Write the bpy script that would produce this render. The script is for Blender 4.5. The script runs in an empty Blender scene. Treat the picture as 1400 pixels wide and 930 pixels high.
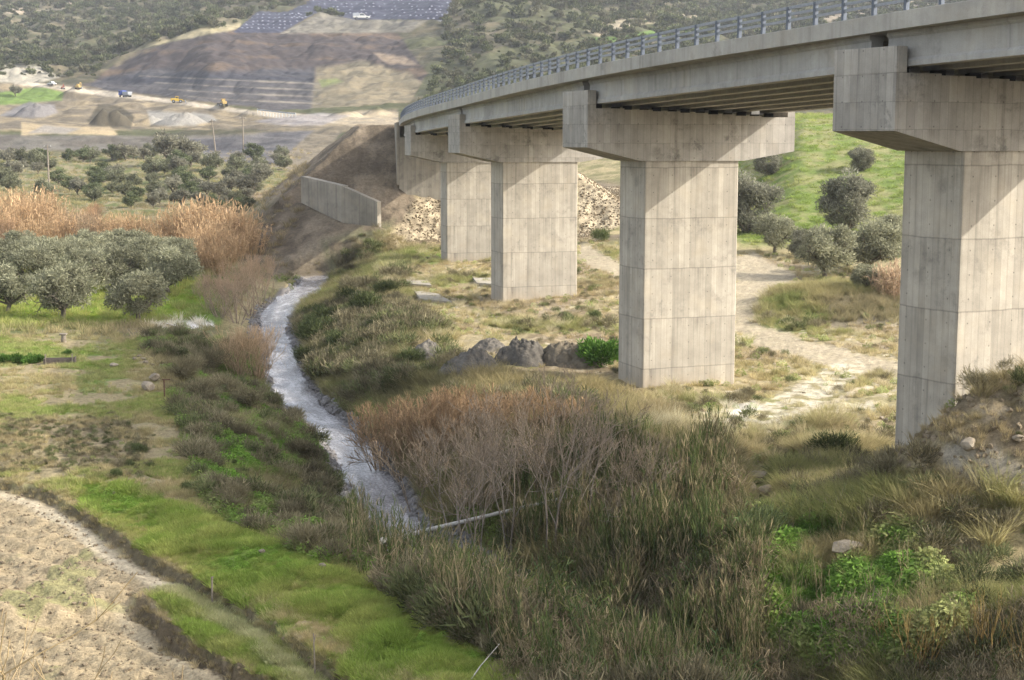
import bpy, bmesh, math, random
import numpy as np
from mathutils import Vector, Matrix

random.seed(7)
rng = np.random.default_rng(7)
SC = bpy.context.scene
COL = SC.collection
rad = math.radians

# ------------------------------------------------------------------ camera
FPX = 2076.0
PITCH = math.atan(275 / FPX)
ZC = 14.5
CP, SP = math.cos(PITCH), math.sin(PITCH)

def slope(py):
    v = (465 - py) / FPX
    return (v * CP - SP) / (CP + v * SP)

def lat(px, py):
    v = (465 - py) / FPX
    return ((px - 700) / FPX) / (CP + v * SP)

def at(px, py, D):
    return Vector((lat(px, py) * D, D, ZC + slope(py) * D))

def atz(px, py, z):
    D = (z - ZC) / slope(py)
    return Vector((lat(px, py) * D, D, z))

def project(x, y, z):
    zf = y * CP - (z - ZC) * SP
    zf = np.maximum(zf, 0.5)
    return 700 + FPX * x / zf, 465 - FPX * (y * SP + (z - ZC) * CP) / zf

cam = bpy.data.cameras.new('camera')
cam.sensor_width = 36.0
cam.lens = FPX / 1400 * 36.0
cam.clip_start = 0.3
cam.clip_end = 12000
camo = bpy.data.objects.new('camera', cam)
COL.objects.link(camo)
camo.location = (0, 0, ZC)
camo.rotation_euler = (math.pi / 2 - PITCH, 0, 0)
SC.camera = camo

# ------------------------------------------------------------------ noise
_tab = np.random.default_rng(3).random((256, 256)).astype(np.float32)

def vn(x, y, seed=0):
    x = np.asarray(x, dtype=np.float64) + seed * 17.31
    y = np.asarray(y, dtype=np.float64) + seed * 7.77
    xi = np.floor(x).astype(np.int64); yi = np.floor(y).astype(np.int64)
    fx = x - xi; fy = y - yi
    fx = fx * fx * (3 - 2 * fx); fy = fy * fy * (3 - 2 * fy)
    a = _tab[xi & 255, yi & 255]; b = _tab[(xi + 1) & 255, yi & 255]
    c = _tab[xi & 255, (yi + 1) & 255]; d = _tab[(xi + 1) & 255, (yi + 1) & 255]
    return (a * (1 - fx) + b * fx) * (1 - fy) + (c * (1 - fx) + d * fx) * fy

def fbm(x, y, seed=0, octv=4, gain=0.5):
    s = 0; a = 1; t = 0
    for k in range(octv):
        s = s + a * vn(x * (2 ** k), y * (2 ** k), seed + k * 3)
        t += a; a *= gain
    return s / t

def sst(e0, e1, x):
    t = np.clip((x - e0) / (e1 - e0), 0, 1)
    return t * t * (3 - 2 * t)

def poly_dist(x, y, pts, vals=None):
    """unsigned distance to a polyline, sign (+ = right of travel), and a value interpolated along it"""
    x = np.asarray(x, dtype=np.float64); y = np.asarray(y, dtype=np.float64)
    best = np.full(x.shape, 1e18); sg = np.zeros(x.shape); vv = np.zeros(x.shape)
    for k in range(len(pts) - 1):
        ax, ay = pts[k][0], pts[k][1]; bx, by = pts[k + 1][0], pts[k + 1][1]
        dx, dy = bx - ax, by - ay; L2 = dx * dx + dy * dy
        t = np.clip(((x - ax) * dx + (y - ay) * dy) / L2, 0, 1)
        d2 = (x - ax - t * dx) ** 2 + (y - ay - t * dy) ** 2
        m = d2 < best
        best = np.where(m, d2, best)
        s = np.sign((x - ax) * dy - (y - ay) * dx)
        sg = np.where(m, s, sg)
        if vals is not None:
            vv = np.where(m, vals[k] + t * (vals[k + 1] - vals[k]), vv)
    return np.sqrt(best), sg, vv

# ------------------------------------------------------------------ terrain
def zriver(D):
    return -3.2 + 0.014 * (D - 65)

def river_pt(px, py):
    k = -slope(py)
    D = (ZC + 3.2 + 0.91) / (k + 0.014)
    return (lat(px, py) * D, D)

RIV = [river_pt(*p) for p in [(449, 377.5), (432, 381), (424, 392), (418, 402), (392, 417), (376, 432), (373, 452), (383, 478), (388, 505),
                              (400, 540), (425, 566), (455, 588), (477, 612), (494, 640), (507, 662), (523, 690), (538, 720)]]
RIV = RIV + [(-5.0, 65.5), (-3, 60.5), (-.5, 56.5), (2.8, 51.5), (5.5, 47), (9, 41.5), (12, 36), (16, 29), (22, 20)]
RIVW = [1.5] * 3 + [1.7, 1.9, 1.8, 1.3, 1.1, 1.05, 1.05, 1.1, 1.1, 1.1, 1.1, 1.05, 1.0] + [1.0] * 20
RIVW = RIVW[:len(RIV)]
RIVZ = [zriver(p[1]) for p in RIV]

EMB = [(-9.0, 210.5), (-13, 230), (-15, 250), (-17, 300)]
EMBZ = [16.3, 16.4, 16.2, 13.5]

FAR = {
 -300: [(130,421.5),(200,337),(260,290),(330,256),(400,230),(470,211),(505,204),(518,187),(600,172),(700,146),(780,124),(880,104),(1000,80),(1300,25),(1600,-25),(2200,-110),(2600,-150)],
 0: [(130,421.5),(200,337),(260,290),(330,256),(400,230),(470,211),(505,204),(518,187),(600,172),(700,146),(780,124),(880,104),(1000,80),(1300,25),(1600,-25),(2200,-110),(2600,-150)],
 150: [(130,421.5),(200,337),(260,290),(330,256),(400,230),(470,211),(505,204),(518,186),(600,171),(700,142),(760,128),(790,121),(850,100),(930,88),(1000,78),(1300,22),(1600,-30),(2200,-115),(2600,-150)],
 230: [(130,421.5),(200,337),(260,290),(330,256),(400,230),(470,211),(505,204),(518,184),(600,172),(690,143),(730,137),(760,129),(880,60),(930,55),(1150,42),(1300,15),(1600,-30),(2200,-115),(2600,-150)],
 300: [(130,421.5),(200,337),(260,290),(330,256),(400,230),(470,211),(500,205),(518,182),(600,172),(660,149),(700,143),(860,50),(900,42),(1000,34),(1300,5),(1600,-40),(2200,-115),(2600,-150)],
 430: [(130,421.5),(200,337),(260,290),(330,256),(400,230),(470,212),(518,181),(560,168),(600,160),(640,152),(690,140),(800,90),(900,46),(940,42),(960,38),(1200,0),(1500,-35),(2200,-110),(2600,-150)],
 520: [(130,413),(200,331),(260,285),(330,253),(400,228),(470,208),(518,179),(560,166),(620,153),(700,128),(800,84),(900,47),(940,38),(1200,-4),(1500,-40),(2200,-115),(2600,-150)],
 600: [(130,407),(200,327),(260,280),(330,250),(400,226),(470,205),(518,185),(560,168),(620,150),(700,122),(780,80),(860,50),(950,20),(1200,-20),(1600,-70),(2200,-120),(2600,-150)],
 700: [(130,405),(200,325),(300,270),(400,232),(500,195),(600,150),(700,105),(800,60),(950,10),(1200,-40),(1600,-90),(2200,-130),(2600,-150)],
 850: [(130,405),(167,345),(220,300),(300,255),(450,200),(600,140),(750,75),(900,40),(1100,5),(1400,-35),(2000,-90),(2600,-140)],
 1000: [(130,405),(167,345),(200,303),(240,240),(280,185),(310,178),(450,180),(600,130),(800,80),(1000,45),(1300,0),(1700,-50),(2600,-130)],
 1100: [(130,405),(150,372),(167,345),(190,308),(240,180),(265,160),(310,158),(450,170),(650,120),(900,60),(1200,10),(1600,-50),(2600,-130)],
 1400: [(100,480),(130,400),(167,335),(190,292),(240,165),(265,145),(310,140),(450,150),(700,100),(900,50),(1200,0),(1600,-60),(2600,-140)],
 1900: [(100,480),(130,400),(167,335),(190,292),(240,165),(265,145),(310,140),(450,150),(700,100),(900,50),(1200,0),(1600,-60),(2600,-140)],
}
_LD = np.linspace(math.log(95), math.log(2600), 420)
_cols = sorted(FAR)
_U = np.array([(c - 700) / FPX for c in _cols])
_T = []
for c in _cols:
    t = FAR[c]
    d = np.array([q[0] for q in t], float)
    z = np.array([ZC + slope(q[1]) * q[0] for q in t])
    zz = np.interp(np.exp(_LD), d, z)
    k = np.array([1, 2, 3, 2, 1.]); k /= k.sum()
    zp = np.pad(zz, 2, mode='edge')
    _T.append(np.convolve(zp, k, 'valid'))
_T = np.array(_T)

def zfar(x, y):
    y = np.maximum(y, 1.0)
    u = np.clip(x / y, _U[0], _U[-1] - 1e-6)
    ui = np.clip(np.searchsorted(_U, u, side='right') - 1, 0, len(_U) - 2)
    fu = (u - _U[ui]) / (_U[ui + 1] - _U[ui])
    fu = fu * fu * (3 - 2 * fu)
    l = np.clip((np.log(y) - _LD[0]) / (_LD[1] - _LD[0]), 0, len(_LD) - 1.001)
    li = l.astype(np.int64); fl = l - li
    a = _T[ui, li] * (1 - fl) + _T[ui, li + 1] * fl
    b = _T[ui + 1, li] * (1 - fl) + _T[ui + 1, li + 1] * fl
    return a * (1 - fu) + b * fu

def gpl(pts, z=0.0):
    return [tuple(atz(p[0], p[1], z)[:2]) for p in pts]

SCARP1 = gpl([(-60, 645), (60, 672), (80, 682), (120, 704), (165, 737), (205, 762), (250, 788), (300, 812), (345, 838), (400, 878), (490, 940), (560, 990)])
SCARP2 = gpl([(190, 806), (208, 822), (240, 850), (288, 880), (338, 905), (385, 928), (450, 965), (510, 1010)])
MOUNDS = [  # x, y, rx, ry, angle, height
    (20.6, 56.0, 7.6, 4.6, 0.12, 5.5),
    (29.0, 53.0, 8.0, 6.0, 0.0, 3.6),
]

def scarp2_on(x, y):
    ax, ay = SCARP2[0]; bx, by = SCARP2[2]
    L_ = math.hypot(bx - ax, by - ay)
    return sst(-1.2, .6, ((x - ax) * (bx - ax) + (y - ay) * (by - ay)) / L_)

WALLP = [at(412, 276, 199), at(467, 303, 190.5), at(516, 309, 188.5)]
WALL2 = [(p.x, p.y) for p in WALLP]
WALLZ = [p.z for p in WALLP]
HEAPS = []
for (px_, py_, wp, hp) in [(140, 172, 34, 22), (163, 172, 26, 18), (240, 172, 60, 18), (205, 168, 30, 12), (45, 158, 50, 16), (100, 128, 36, 9), (268, 150, 34, 8),
                           (302, 155, 26, 7), (345, 162, 34, 9), (180, 150, 30, 6), (20, 112, 90, 14), (470, 172, 40, 9), (515, 168, 30, 8), (120, 182, 50, 7), (290, 178, 40, 6)]:
    D_ = float(np.interp(py_, [110, 128, 150, 172, 182], [860, 740, 670, 590, 530]))
    q_ = at(px_, py_, D_)
    HEAPS.append((q_.x, q_.y + wp * D_ / FPX * .4, wp * D_ / FPX * .62, wp * D_ / FPX * .9, hp * D_ / FPX * 1.0, 200 + len(HEAPS)))

ABX = lat(545.5, 170) * 207.3

def height(x, y, detail=True):
    x = np.asarray(x, dtype=np.float64); y = np.asarray(y, dtype=np.float64)
    plain = 1.0 * sst(108, 132, y) * sst(-0.10, 0.05, x / np.maximum(y, 1))
    w = sst(128, 165, y)
    z = plain * (1 - w) + zfar(x, y) * w
    # green hummock beside the track
    hx, hy = 27.5, 124.0
    z = z + 1.5 * np.exp(-(((x - hx) / 7.0) ** 2 + ((y - hy) / 6.0) ** 2) ** 1.5)
    for (mx, my, rx, ry, an, hh) in MOUNDS:
        c, s = math.cos(an), math.sin(an)
        ex = ((x - mx) * c + (y - my) * s) / rx; ey = (-(x - mx) * s + (y - my) * c) / ry
        r2 = ex * ex + ey * ey
        z = z + hh * np.exp(-r2 ** 1.5 * 1.5) * (0.8 + 0.4 * fbm(x * .35, y * .35, 5))
    # terraces of the near field
    d1, s1, _ = poly_dist(x, y, SCARP1)
    d2, s2, _ = poly_dist(x, y, SCARP2)
    wob = (fbm(x * 1.3, y * 1.3, 9, 3) - .5) * 0.6
    fade = sst(74, 62, y) * sst(4, 0, x)
    z = z - fade * 0.36 * sst(-.17, .17, d1 * s1 + wob * .6)
    z = z - fade * 0.50 * sst(-.17, .17, d2 * s2 + wob * .6) * sst(-.2, .2, d1 * s1 + wob) * scarp2_on(x, y)
    # soft hump along the grassy ridge
    z = z + .35 * np.exp(-((d1 * s1 + 3.2) / 1.8) ** 2) * fade
    # river channel
    dr, sr, rz = poly_dist(x, y, RIV, RIVZ)
    rough = (fbm(x * .25, y * .25, 21) - .5)
    W = np.where(sr > 0, 9.0 - 2.9 * sst(64, 58, y), 8.0)
    W = W + 4.0 * rough
    hw = 1.0 + 0.9 * np.exp(-((y - 158) / 14.0) ** 2) + 0.4 * (fbm(x * .6, y * .6, 31) - .5)
    s = np.clip((dr - hw) / W, 0, 1)
    bank = s ** 0.8
    bank = bank * bank * (3 - 2 * bank) * .6 + bank * .4
    chan = rz - 0.35 + 0.35 * sst(hw - .5, hw + .6, dr)
    cm = sst(225, 195, y)
    z = z * (1 - cm * (1 - bank)) + chan * cm * (1 - bank)
    # road embankment behind the abutment
    de, se, ez = poly_dist(x, y, EMB, EMBZ)
    hwid = np.where(se < 0, 10.5, 7.5)
    emb = ez - np.maximum(de - hwid, 0) / (np.where(se < 0, 1.1, 1.45) + 0.4 * fbm(x * .05, y * .05, 77)) + (fbm(x * .3, y * .3, 41) - .5) * 0.9
    emb = np.where(y < 420, emb, -50)
    k = 0.6
    nz_ = (fbm(x * .5, y * .5, 43) - .5) * .9
    lf = np.minimum(6.9 + .22 * np.abs(x - ABX - 5.5), 8.5) - np.maximum(208.2 - y, 0) / 1.5 + nz_
    ls = 8.5 + (y - 207.5) * .74 + nz_
    behind = (x > ABX - .3) & (x < ABX + 13.6) & (y > 208.6)
    emb = np.where(behind, emb, np.minimum(emb, np.where(y < 208.2, lf, np.maximum(lf, ls))))
    z = np.maximum(z, emb) + k * np.exp(-np.abs(z - emb) / k) * .3
    # ledge in front of the retaining wall
    dw, sw, wz = poly_dist(x, y, WALL2[:3], WALLZ[:3])
    lim = wz - .2 - np.maximum(dw - .8, 0) * .40
    (ax_, ay_), (bx_, by_) = WALL2[1], WALL2[2]
    L_ = math.hypot(bx_ - ax_, by_ - ay_)
    past = ((x - bx_) * (bx_ - ax_) + (y - by_) * (by_ - ay_)) / L_
    front = (sw * dw > -.55) * sst(17, 13, dw) * sst(2.5, .2, past)
    z = np.where(front > 0, z * (1 - front) + np.minimum(z, np.maximum(lim, chan)) * front, z)
    berm = wz - .15 - np.maximum(dw - .6, 0) * (.36 + .2 * fbm(x * .2, y * .2, 47)) - np.maximum(4.5 - dr, 0) * 1.2
    z = np.where((sw * dw > -.55) & (dw < 16), np.maximum(z, berm), z)
    # worksite heaps
    for (mx, my, rx, ry, hh, sd) in HEAPS:
        r2 = ((x - mx) / rx) ** 2 + ((y - my) / ry) ** 2
        z = z + np.where(r2 < 3.5, hh * np.maximum(0, 1 - r2 ** .6 * .95) * (0.45 + 1.1 * fbm(x * .16, y * .16, sd, 5, .6)), 0)
    # camera's own hillside
    zh = 12.8 - 0.43 * y + (fbm(x * .3, y * .3, 51) - .5) * .6
    z = np.where(y < 34, np.maximum(z, zh), z)
    if detail:
        m = sst(6, 0.5, np.abs(dr - 5))          # banks are rougher
        a1 = (fbm(x * .45, y * .45, 61, 4) - .5)
        a2 = (fbm(x * 2.1, y * 2.1, 71, 4) - .5)
        nf = sst(320, 120, y)
        z = z + a1 * (0.35 + 0.8 * m) * nf + a2 * (0.12 + .18 * m) * nf
        far = sst(180, 500, y)
        z = z + far * ((fbm(x * .02, y * .02, 81, 5, .55) - .5) * 12 * sst(500, 1000, y) + (fbm(x * .09, y * .09, 91, 4) - .5) * 3.2 + (np.abs(fbm(x * .045, y * .018, 95, 4) - .5)) * 9 * sst(560, 760, y))
        # furrows of the ploughed plot
        inf = sst(.3, 1.2, d1 * s1) * sst(64, 56, y) * (x < 0)
        t = (x * .62 + y * .78)
        z = z + inf * (0.085 * np.sin(t * 2 * math.pi / 1.25 + 3 * fbm(x * .3, y * .3, 17)) + .14 * (fbm(x * 3.1, y * 3.1, 19, 4) - .5))
    return z

def gp(px, py, dmin=20, dmax=2500):
    lo, hi = dmin, dmax
    for n in (260, 60):
        D = np.exp(np.linspace(math.log(lo), math.log(hi), n))
        X = lat(px, py) * D; Z = ZC + slope(py) * D
        h = height(X, D)
        k = np.nonzero(Z < h)[0]
        i = int(k[0]) if len(k) else n - 1
        lo, hi = D[max(i - 1, 0)], D[i]
        if hi <= lo: break
    return Vector((float(X[i]), float(D[i]), float(h[i])))

def gz(x, y):
    return float(height(np.array([x]), np.array([y]))[0])

# ------------------------------------------------------------------ tagging helpers
def tag(o, label=None, cat=None, group=None, kind=None):
    if label: o['label'] = label
    if cat: o['category'] = cat
    if group: o['group'] = group
    if kind: o['kind'] = kind
    return o

def empty(name, loc, label, cat, group=None, rz=0.0):
    o = bpy.data.objects.new(name, None)
    COL.objects.link(o)
    o.location = loc; o.rotation_euler = (0, 0, rz)
    o.empty_display_size = 0.3
    return tag(o, label, cat, group)

def mesh_np(name, V, Fq, col=None, smooth=False):
    """quads (n,4) or list of faces -> mesh, optional colour attribute per vertex"""
    me = bpy.data.meshes.new(name)
    V = np.asarray(V, dtype=np.float32)
    Fq = np.asarray(Fq, dtype=np.int32)
    n = Fq.shape[1]
    me.vertices.add(len(V)); me.vertices.foreach_set('co', V.ravel())
    me.loops.add(Fq.size); me.loops.foreach_set('vertex_index', Fq.ravel())
    me.polygons.add(len(Fq))
    me.polygons.foreach_set('loop_start', np.arange(0, Fq.size, n, dtype=np.int32))
    if smooth:
        me.polygons.foreach_set('use_smooth', np.ones(len(Fq), dtype=bool))
    me.update(calc_edges=True)
    if col is not None:
        a = me.color_attributes.new('Col', 'FLOAT_COLOR', 'POINT')
        c = np.ones((len(V), 4), dtype=np.float32); c[:, :3] = col
        a.data.foreach_set('color', c.ravel())
    return me

def obj(name, me, mat=None, parent=None):
    o = bpy.data.objects.new(name, me)
    COL.objects.link(o)
    if mat is not None and len(me.materials) == 0:
        me.materials.append(mat)
    if parent is not None:
        o.parent = parent
    return o

class MB:
    """collects simple solids into one mesh"""
    def __init__(self): self.bm = bmesh.new()
    def box(self, c, s, rz=0, bevel=0, rot=None):
        m = Matrix.Translation(c) @ (rot.to_4x4() if rot is not None else Matrix.Rotation(rz, 4, 'Z')) @ Matrix.Diagonal((s[0], s[1], s[2], 1))
        r = bmesh.ops.create_cube(self.bm, size=1, matrix=m)
        if bevel:
            es = list({e for v in r['verts'] for e in v.link_edges})
            bmesh.ops.bevel(self.bm, geom=es, offset=bevel, segments=2, affect='EDGES', profile=.6)
        return self
    def cyl(self, p0, p1, r0, r1=None, n=12, caps=True):
        p0 = Vector(p0); p1 = Vector(p1); r1 = r0 if r1 is None else r1
        d = p1 - p0
        m = Matrix.Translation((p0 + p1) / 2) @ d.to_track_quat('Z', 'Y').to_matrix().to_4x4()
        bmesh.ops.create_cone(self.bm, cap_ends=caps, segments=n, radius1=r0, radius2=r1, depth=d.length, matrix=m)
        return self
    def prism(self, prof, x0, x1, axis='x', bevel=0):
        """profile of 2-D points extruded along an axis"""
        def mk(p, t):
            if axis == 'x': return (t, p[0], p[1])
            if axis == 'y': return (p[0], t, p[1])
            return (p[0], p[1], t)
        a = [self.bm.verts.new(mk(p, x0)) for p in prof]
        b = [self.bm.verts.new(mk(p, x1)) for p in prof]
        fs = [self.bm.faces.new(a[::-1]), self.bm.faces.new(b)]
        n = len(prof)
        for i in range(n):
            fs.append(self.bm.faces.new((a[i], a[(i + 1) % n], b[(i + 1) % n], b[i])))
        bmesh.ops.recalc_face_normals(self.bm, faces=fs)
        if bevel:
            es = list({e for f in fs for e in f.edges})
            bmesh.ops.bevel(self.bm, geom=es, offset=bevel, segments=1, affect='EDGES')
        return self
    def build(self, name, mat=None, parent=None):
        me = bpy.data.meshes.new(name)
        self.bm.normal_update(); self.bm.to_mesh(me); self.bm.free()
        return obj(name, me, mat, parent)

def dup(root, loc, rz=None, scale=None, label=None, group=None):
    r = root.copy(); COL.objects.link(r)
    r.location = loc
    if rz is not None: r.rotation_euler = (r.rotation_euler[0], r.rotation_euler[1], rz)
    if scale is not None: r.scale = scale if hasattr(scale, '__len__') else (scale,) * 3
    if label: r['label'] = label
    if group: r['group'] = group
    for ch in list(root.children):
        c = ch.copy(); COL.objects.link(c); c.parent = r
        for g in list(ch.children):
            d = g.copy(); COL.objects.link(d); d.parent = c
    return r

# ------------------------------------------------------------------ materials
def new_mat(name):
    m = bpy.data.materials.new(name); m.use_nodes = True
    nt = m.node_tree; nt.nodes.clear()
    return m, nt

class NT:
    def __init__(self, nt): self.nt = nt
    def n(self, t, **kw):
        nd = self.nt.nodes.new(t)
        for k, v in kw.items():
            if k.startswith('i_'):
                key = k[2:]
                key = int(key) if key.isdigit() else key.replace('_', ' ')
                sock = nd.inputs[key]
                if hasattr(v, 'is_linked') or type(v).__name__.startswith('NodeSocket'): self.nt.links.new(v, sock)
                else: sock.default_value = v
            else: setattr(nd, k, v)
        return nd
    def l(self, a, b): self.nt.links.new(a, b)
    def math(self, op, a, b=None, clamp=False):
        nd = self.nt.nodes.new('ShaderNodeMath'); nd.operation = op; nd.use_clamp = clamp
        for i, v in enumerate((a, b)):
            if v is None: continue
            if isinstance(v, (int, float)): nd.inputs[i].default_value = v
            else: self.nt.links.new(v, nd.inputs[i])
        return nd.outputs[0]
    def noise(self, vec, scale, detail=4, rough=.55, sc3=None):
        if sc3 is not None:
            mp = self.nt.nodes.new('ShaderNodeMapping'); mp.inputs['Scale'].default_value = sc3
            self.nt.links.new(vec, mp.inputs['Vector']); vec = mp.outputs[0]
        nd = self.nt.nodes.new('ShaderNodeTexNoise')
        nd.inputs['Scale'].default_value = scale; nd.inputs['Detail'].default_value = detail; nd.inputs['Roughness'].default_value = rough
        self.nt.links.new(vec, nd.inputs['Vector'])
        return nd.outputs['Fac']
    def ramp(self, fac, stops):
        nd = self.nt.nodes.new('ShaderNodeValToRGB')
        el = nd.color_ramp.elements
        while len(el) < len(stops): el.new(.5)
        for e, (p, c) in zip(el, stops):
            e.position = p; e.color = (c, c, c, 1) if isinstance(c, (int, float)) else (*c, 1)
        self.nt.links.new(fac, nd.inputs[0])
        return nd.outputs[0]
    def mix(self, fac, a, b, mode='MIX'):
        nd = self.nt.nodes.new('ShaderNodeMix'); nd.data_type = 'RGBA'; nd.blend_type = mode
        for key, v in (('Factor', fac), ('A', a), ('B', b)):
            s = [q for q in nd.inputs if q.name == key and (q.type == 'RGBA' if key != 'Factor' else q.type == 'VALUE')][0]
            if isinstance(v, (int, float)): s.default_value = v if key == 'Factor' else (v, v, v, 1)
            elif isinstance(v, tuple): s.default_value = (*v, 1)
            else: self.nt.links.new(v, s)
        return [o for o in nd.outputs if o.type == 'RGBA'][0]
    def out(self, shader):
        o = self.nt.nodes.new('ShaderNodeOutputMaterial'); self.nt.links.new(shader, o.inputs['Surface'])

def mat_simple(name, color, rough=.6, metal=0.0, var=.25, scale=6.0, spec=.3):
    m, nt = new_mat(name); N = NT(nt)
    tc = N.n('ShaderNodeTexCoord')
    f = N.noise(tc.outputs['Object'], scale, 5)
    lo = tuple(c * (1 - var) for c in color); hi = tuple(min(1, c * (1 + var)) for c in color)
    c = N.ramp(f, [(.3, lo), (.7, hi)])
    b = N.n('ShaderNodeBsdfPrincipled', i_Base_Color=c, i_Roughness=rough, i_Metallic=metal)
    b.inputs['Specular IOR Level'].default_value = spec
    N.out(b.outputs[0]); return m

def mat_ground():
    m, nt = new_mat('earth_and_turf'); N = NT(nt)
    tc = N.n('ShaderNodeTexCoord'); v = tc.outputs['Object']
    at_ = N.n('ShaderNodeAttribute', attribute_name='Col')
    f1 = N.noise(v, 2.6, 6, .65); f2 = N.noise(v, 11.0, 5, .7)
    k = N.math('MULTIPLY', N.ramp(f1, [(.25, .62), (.5, 1.0), (.75, 1.32)]), N.ramp(f2, [(.25, .6), (.5, 1.0), (.78, 1.45)]))
    c = N.mix(1.0, at_.outputs['Color'], k, 'MULTIPLY')
    b = N.n('ShaderNodeBsdfPrincipled', i_Base_Color=c, i_Roughness=.95)
    b.inputs['Specular IOR Level'].default_value = .12
    bh = N.math('ADD', N.math('MULTIPLY', f1, .5), N.math('MULTIPLY', f2, .35))
    bp = N.n('ShaderNodeBump', i_Height=bh, i_Strength=.7, i_Distance=.25)
    N.l(bp.outputs[0], b.inputs['Normal'])
    N.out(b.outputs[0]); return m

def mat_foliage(name, trans=.3, var=.25):
    m, nt = new_mat(name); N = NT(nt)
    a = N.n('ShaderNodeAttribute', attribute_name='Col')
    oi = N.n('ShaderNodeObjectInfo')
    k = N.ramp(oi.outputs['Random'], [(0, 1 - var), (1, 1 + var)])
    c = N.mix(1.0, a.outputs['Color'], k, 'MULTIPLY')
    d = N.n('ShaderNodeBsdfDiffuse', i_Color=c)
    t = N.n('ShaderNodeBsdfTranslucent', i_Color=c)
    mx = N.n('ShaderNodeMixShader', i_Fac=trans)
    N.l(d.outputs[0], mx.inputs[1]); N.l(t.outputs[0], mx.inputs[2])
    N.out(mx.outputs[0]); return m

def mat_concrete(name, base=(.36, .33, .285), lift=2.93, boards=.36, holes=True, stain=1.0, joints=True, drip=True):
    m, nt = new_mat(name); N = NT(nt)
    tc = N.n('ShaderNodeTexCoord'); v = tc.outputs['Object']
    sp = N.n('ShaderNodeSeparateXYZ', i_0=v)
    x, y, z = sp.outputs
    t = N.math('ADD', x, y)
    # patchy tone
    big = N.noise(v, .35, 5, .6); mid = N.noise(v, 1.7, 5, .65); fine = N.noise(v, 22, 3, .6)
    k = N.math('MULTIPLY', N.ramp(big, [(.3, .80), (.7, 1.12)]), N.ramp(mid, [(.28, .90), (.72, 1.07)]))
    k = N.math('MULTIPLY', k, N.ramp(fine, [(.3, .93), (.7, 1.05)]))
    # vertical streaks
    st = N.noise(v, 1.0, 4, .6, sc3=(2.6, 2.6, .09))
    k = N.math('MULTIPLY', k, N.ramp(st, [(.26, .66), (.42, .93), (.55, 1.0), (.78, 1.10)]))
    # formwork boards: a small tone step board by board
    if boards:
        bi = N.math('FLOOR', N.math('DIVIDE', t, boards))
        lv = N.math('FLOOR', N.math('DIVIDE', z, lift))
        wn = N.n('ShaderNodeTexWhiteNoise', noise_dimensions='2D')
        cb = N.n('ShaderNodeCombineXYZ', i_0=bi, i_1=lv); N.l(cb.outputs[0], wn.inputs['Vector'])
        k = N.math('MULTIPLY', k, N.math('ADD', N.math('MULTIPLY', wn.outputs['Value'], .24), .88))
        fr = N.math('ABSOLUTE', N.math('SUBTRACT', N.math('FRACT', N.math('DIVIDE', t, boards)), .5))
        k = N.math('MULTIPLY', k, N.ramp(fr, [(.42, 1.0), (.5, .80)]))
    bumph = mid
    if joints:
        wob = N.math('MULTIPLY', N.math('SUBTRACT', N.noise(v, .8, 3), .5), .12)
        q = N.math('FRACT', N.math('DIVIDE', N.math('ADD', z, wob), lift))
        e = N.math('ABSOLUTE', N.math('SUBTRACT', q, .5))
        k = N.math('MULTIPLY', k, N.ramp(e, [(.484, 1.0), (.495, .72), (.5, .66)]))
        # darker run-off below each joint
        run = N.math('MULTIPLY', N.ramp(q, [(.55, 0.0), (.98, 1.0)]), N.ramp(N.noise(v, 1.0, 4, .7, sc3=(3.4, 3.4, .12)), [(.5, 0.0), (.72, 1.0)]))
        k = N.math('MULTIPLY', k, N.math('SUBTRACT', 1.0, N.math('MULTIPLY', run, .38)))
    if holes:
        hx = N.math('SUBTRACT', N.math('FRACT', N.math('DIVIDE', t, 1.2)), .5)
        hz = N.math('SUBTRACT', N.math('FRACT', N.math('DIVIDE', z, .98)), .5)
        r2 = N.math('SQRT', N.math('ADD', N.math('POWER', N.math('MULTIPLY', hx, 1.2), 2.0), N.math('POWER', N.math('MULTIPLY', hz, .98), 2.0)))
        k = N.math('MULTIPLY', k, N.ramp(r2, [(.022, .5), (.045, 1.0)]))
    c = N.mix(1.0, base, k, 'MULTIPLY')
    # black lichen blotches and ochre splash
    bl = N.math('MULTIPLY', N.ramp(N.noise(v, .9, 8, .75), [(.52, 0.0), (.66, 1.0)]), N.ramp(N.noise(v, .3, 3), [(.44, 0.0), (.6, 1.0)]))
    c = N.mix(N.math('MULTIPLY', bl, .55 * stain), c, (.09, .085, .075))
    oc = N.ramp(N.noise(v, .5, 4, .6), [(.52, 0.0), (.75, 1.0)])
    c = N.mix(N.math('MULTIPLY', oc, .25), c, (.40, .32, .21))
    if holes and joints and lift > 2:
        foot = N.math('MULTIPLY', N.ramp(N.math('ADD', N.math('MULTIPLY', z, .2), N.math('MULTIPLY', N.noise(v, 1.2, 4), .5)), [(.38, 1.0), (.85, 0.0)]), .45)
        c = N.mix(foot, c, (.34, .25, .15))
    b = N.n('ShaderNodeBsdfPrincipled', i_Base_Color=c, i_Roughness=.88)
    b.inputs['Specular IOR Level'].default_value = .2
    bp = N.n('ShaderNodeBump', i_Height=N.math('ADD', mid, N.math('MULTIPLY', fine, .4)), i_Strength=.25, i_Distance=.05)
    N.l(bp.outputs[0], b.inputs['Normal'])
    N.out(b.outputs[0]); return m

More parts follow.
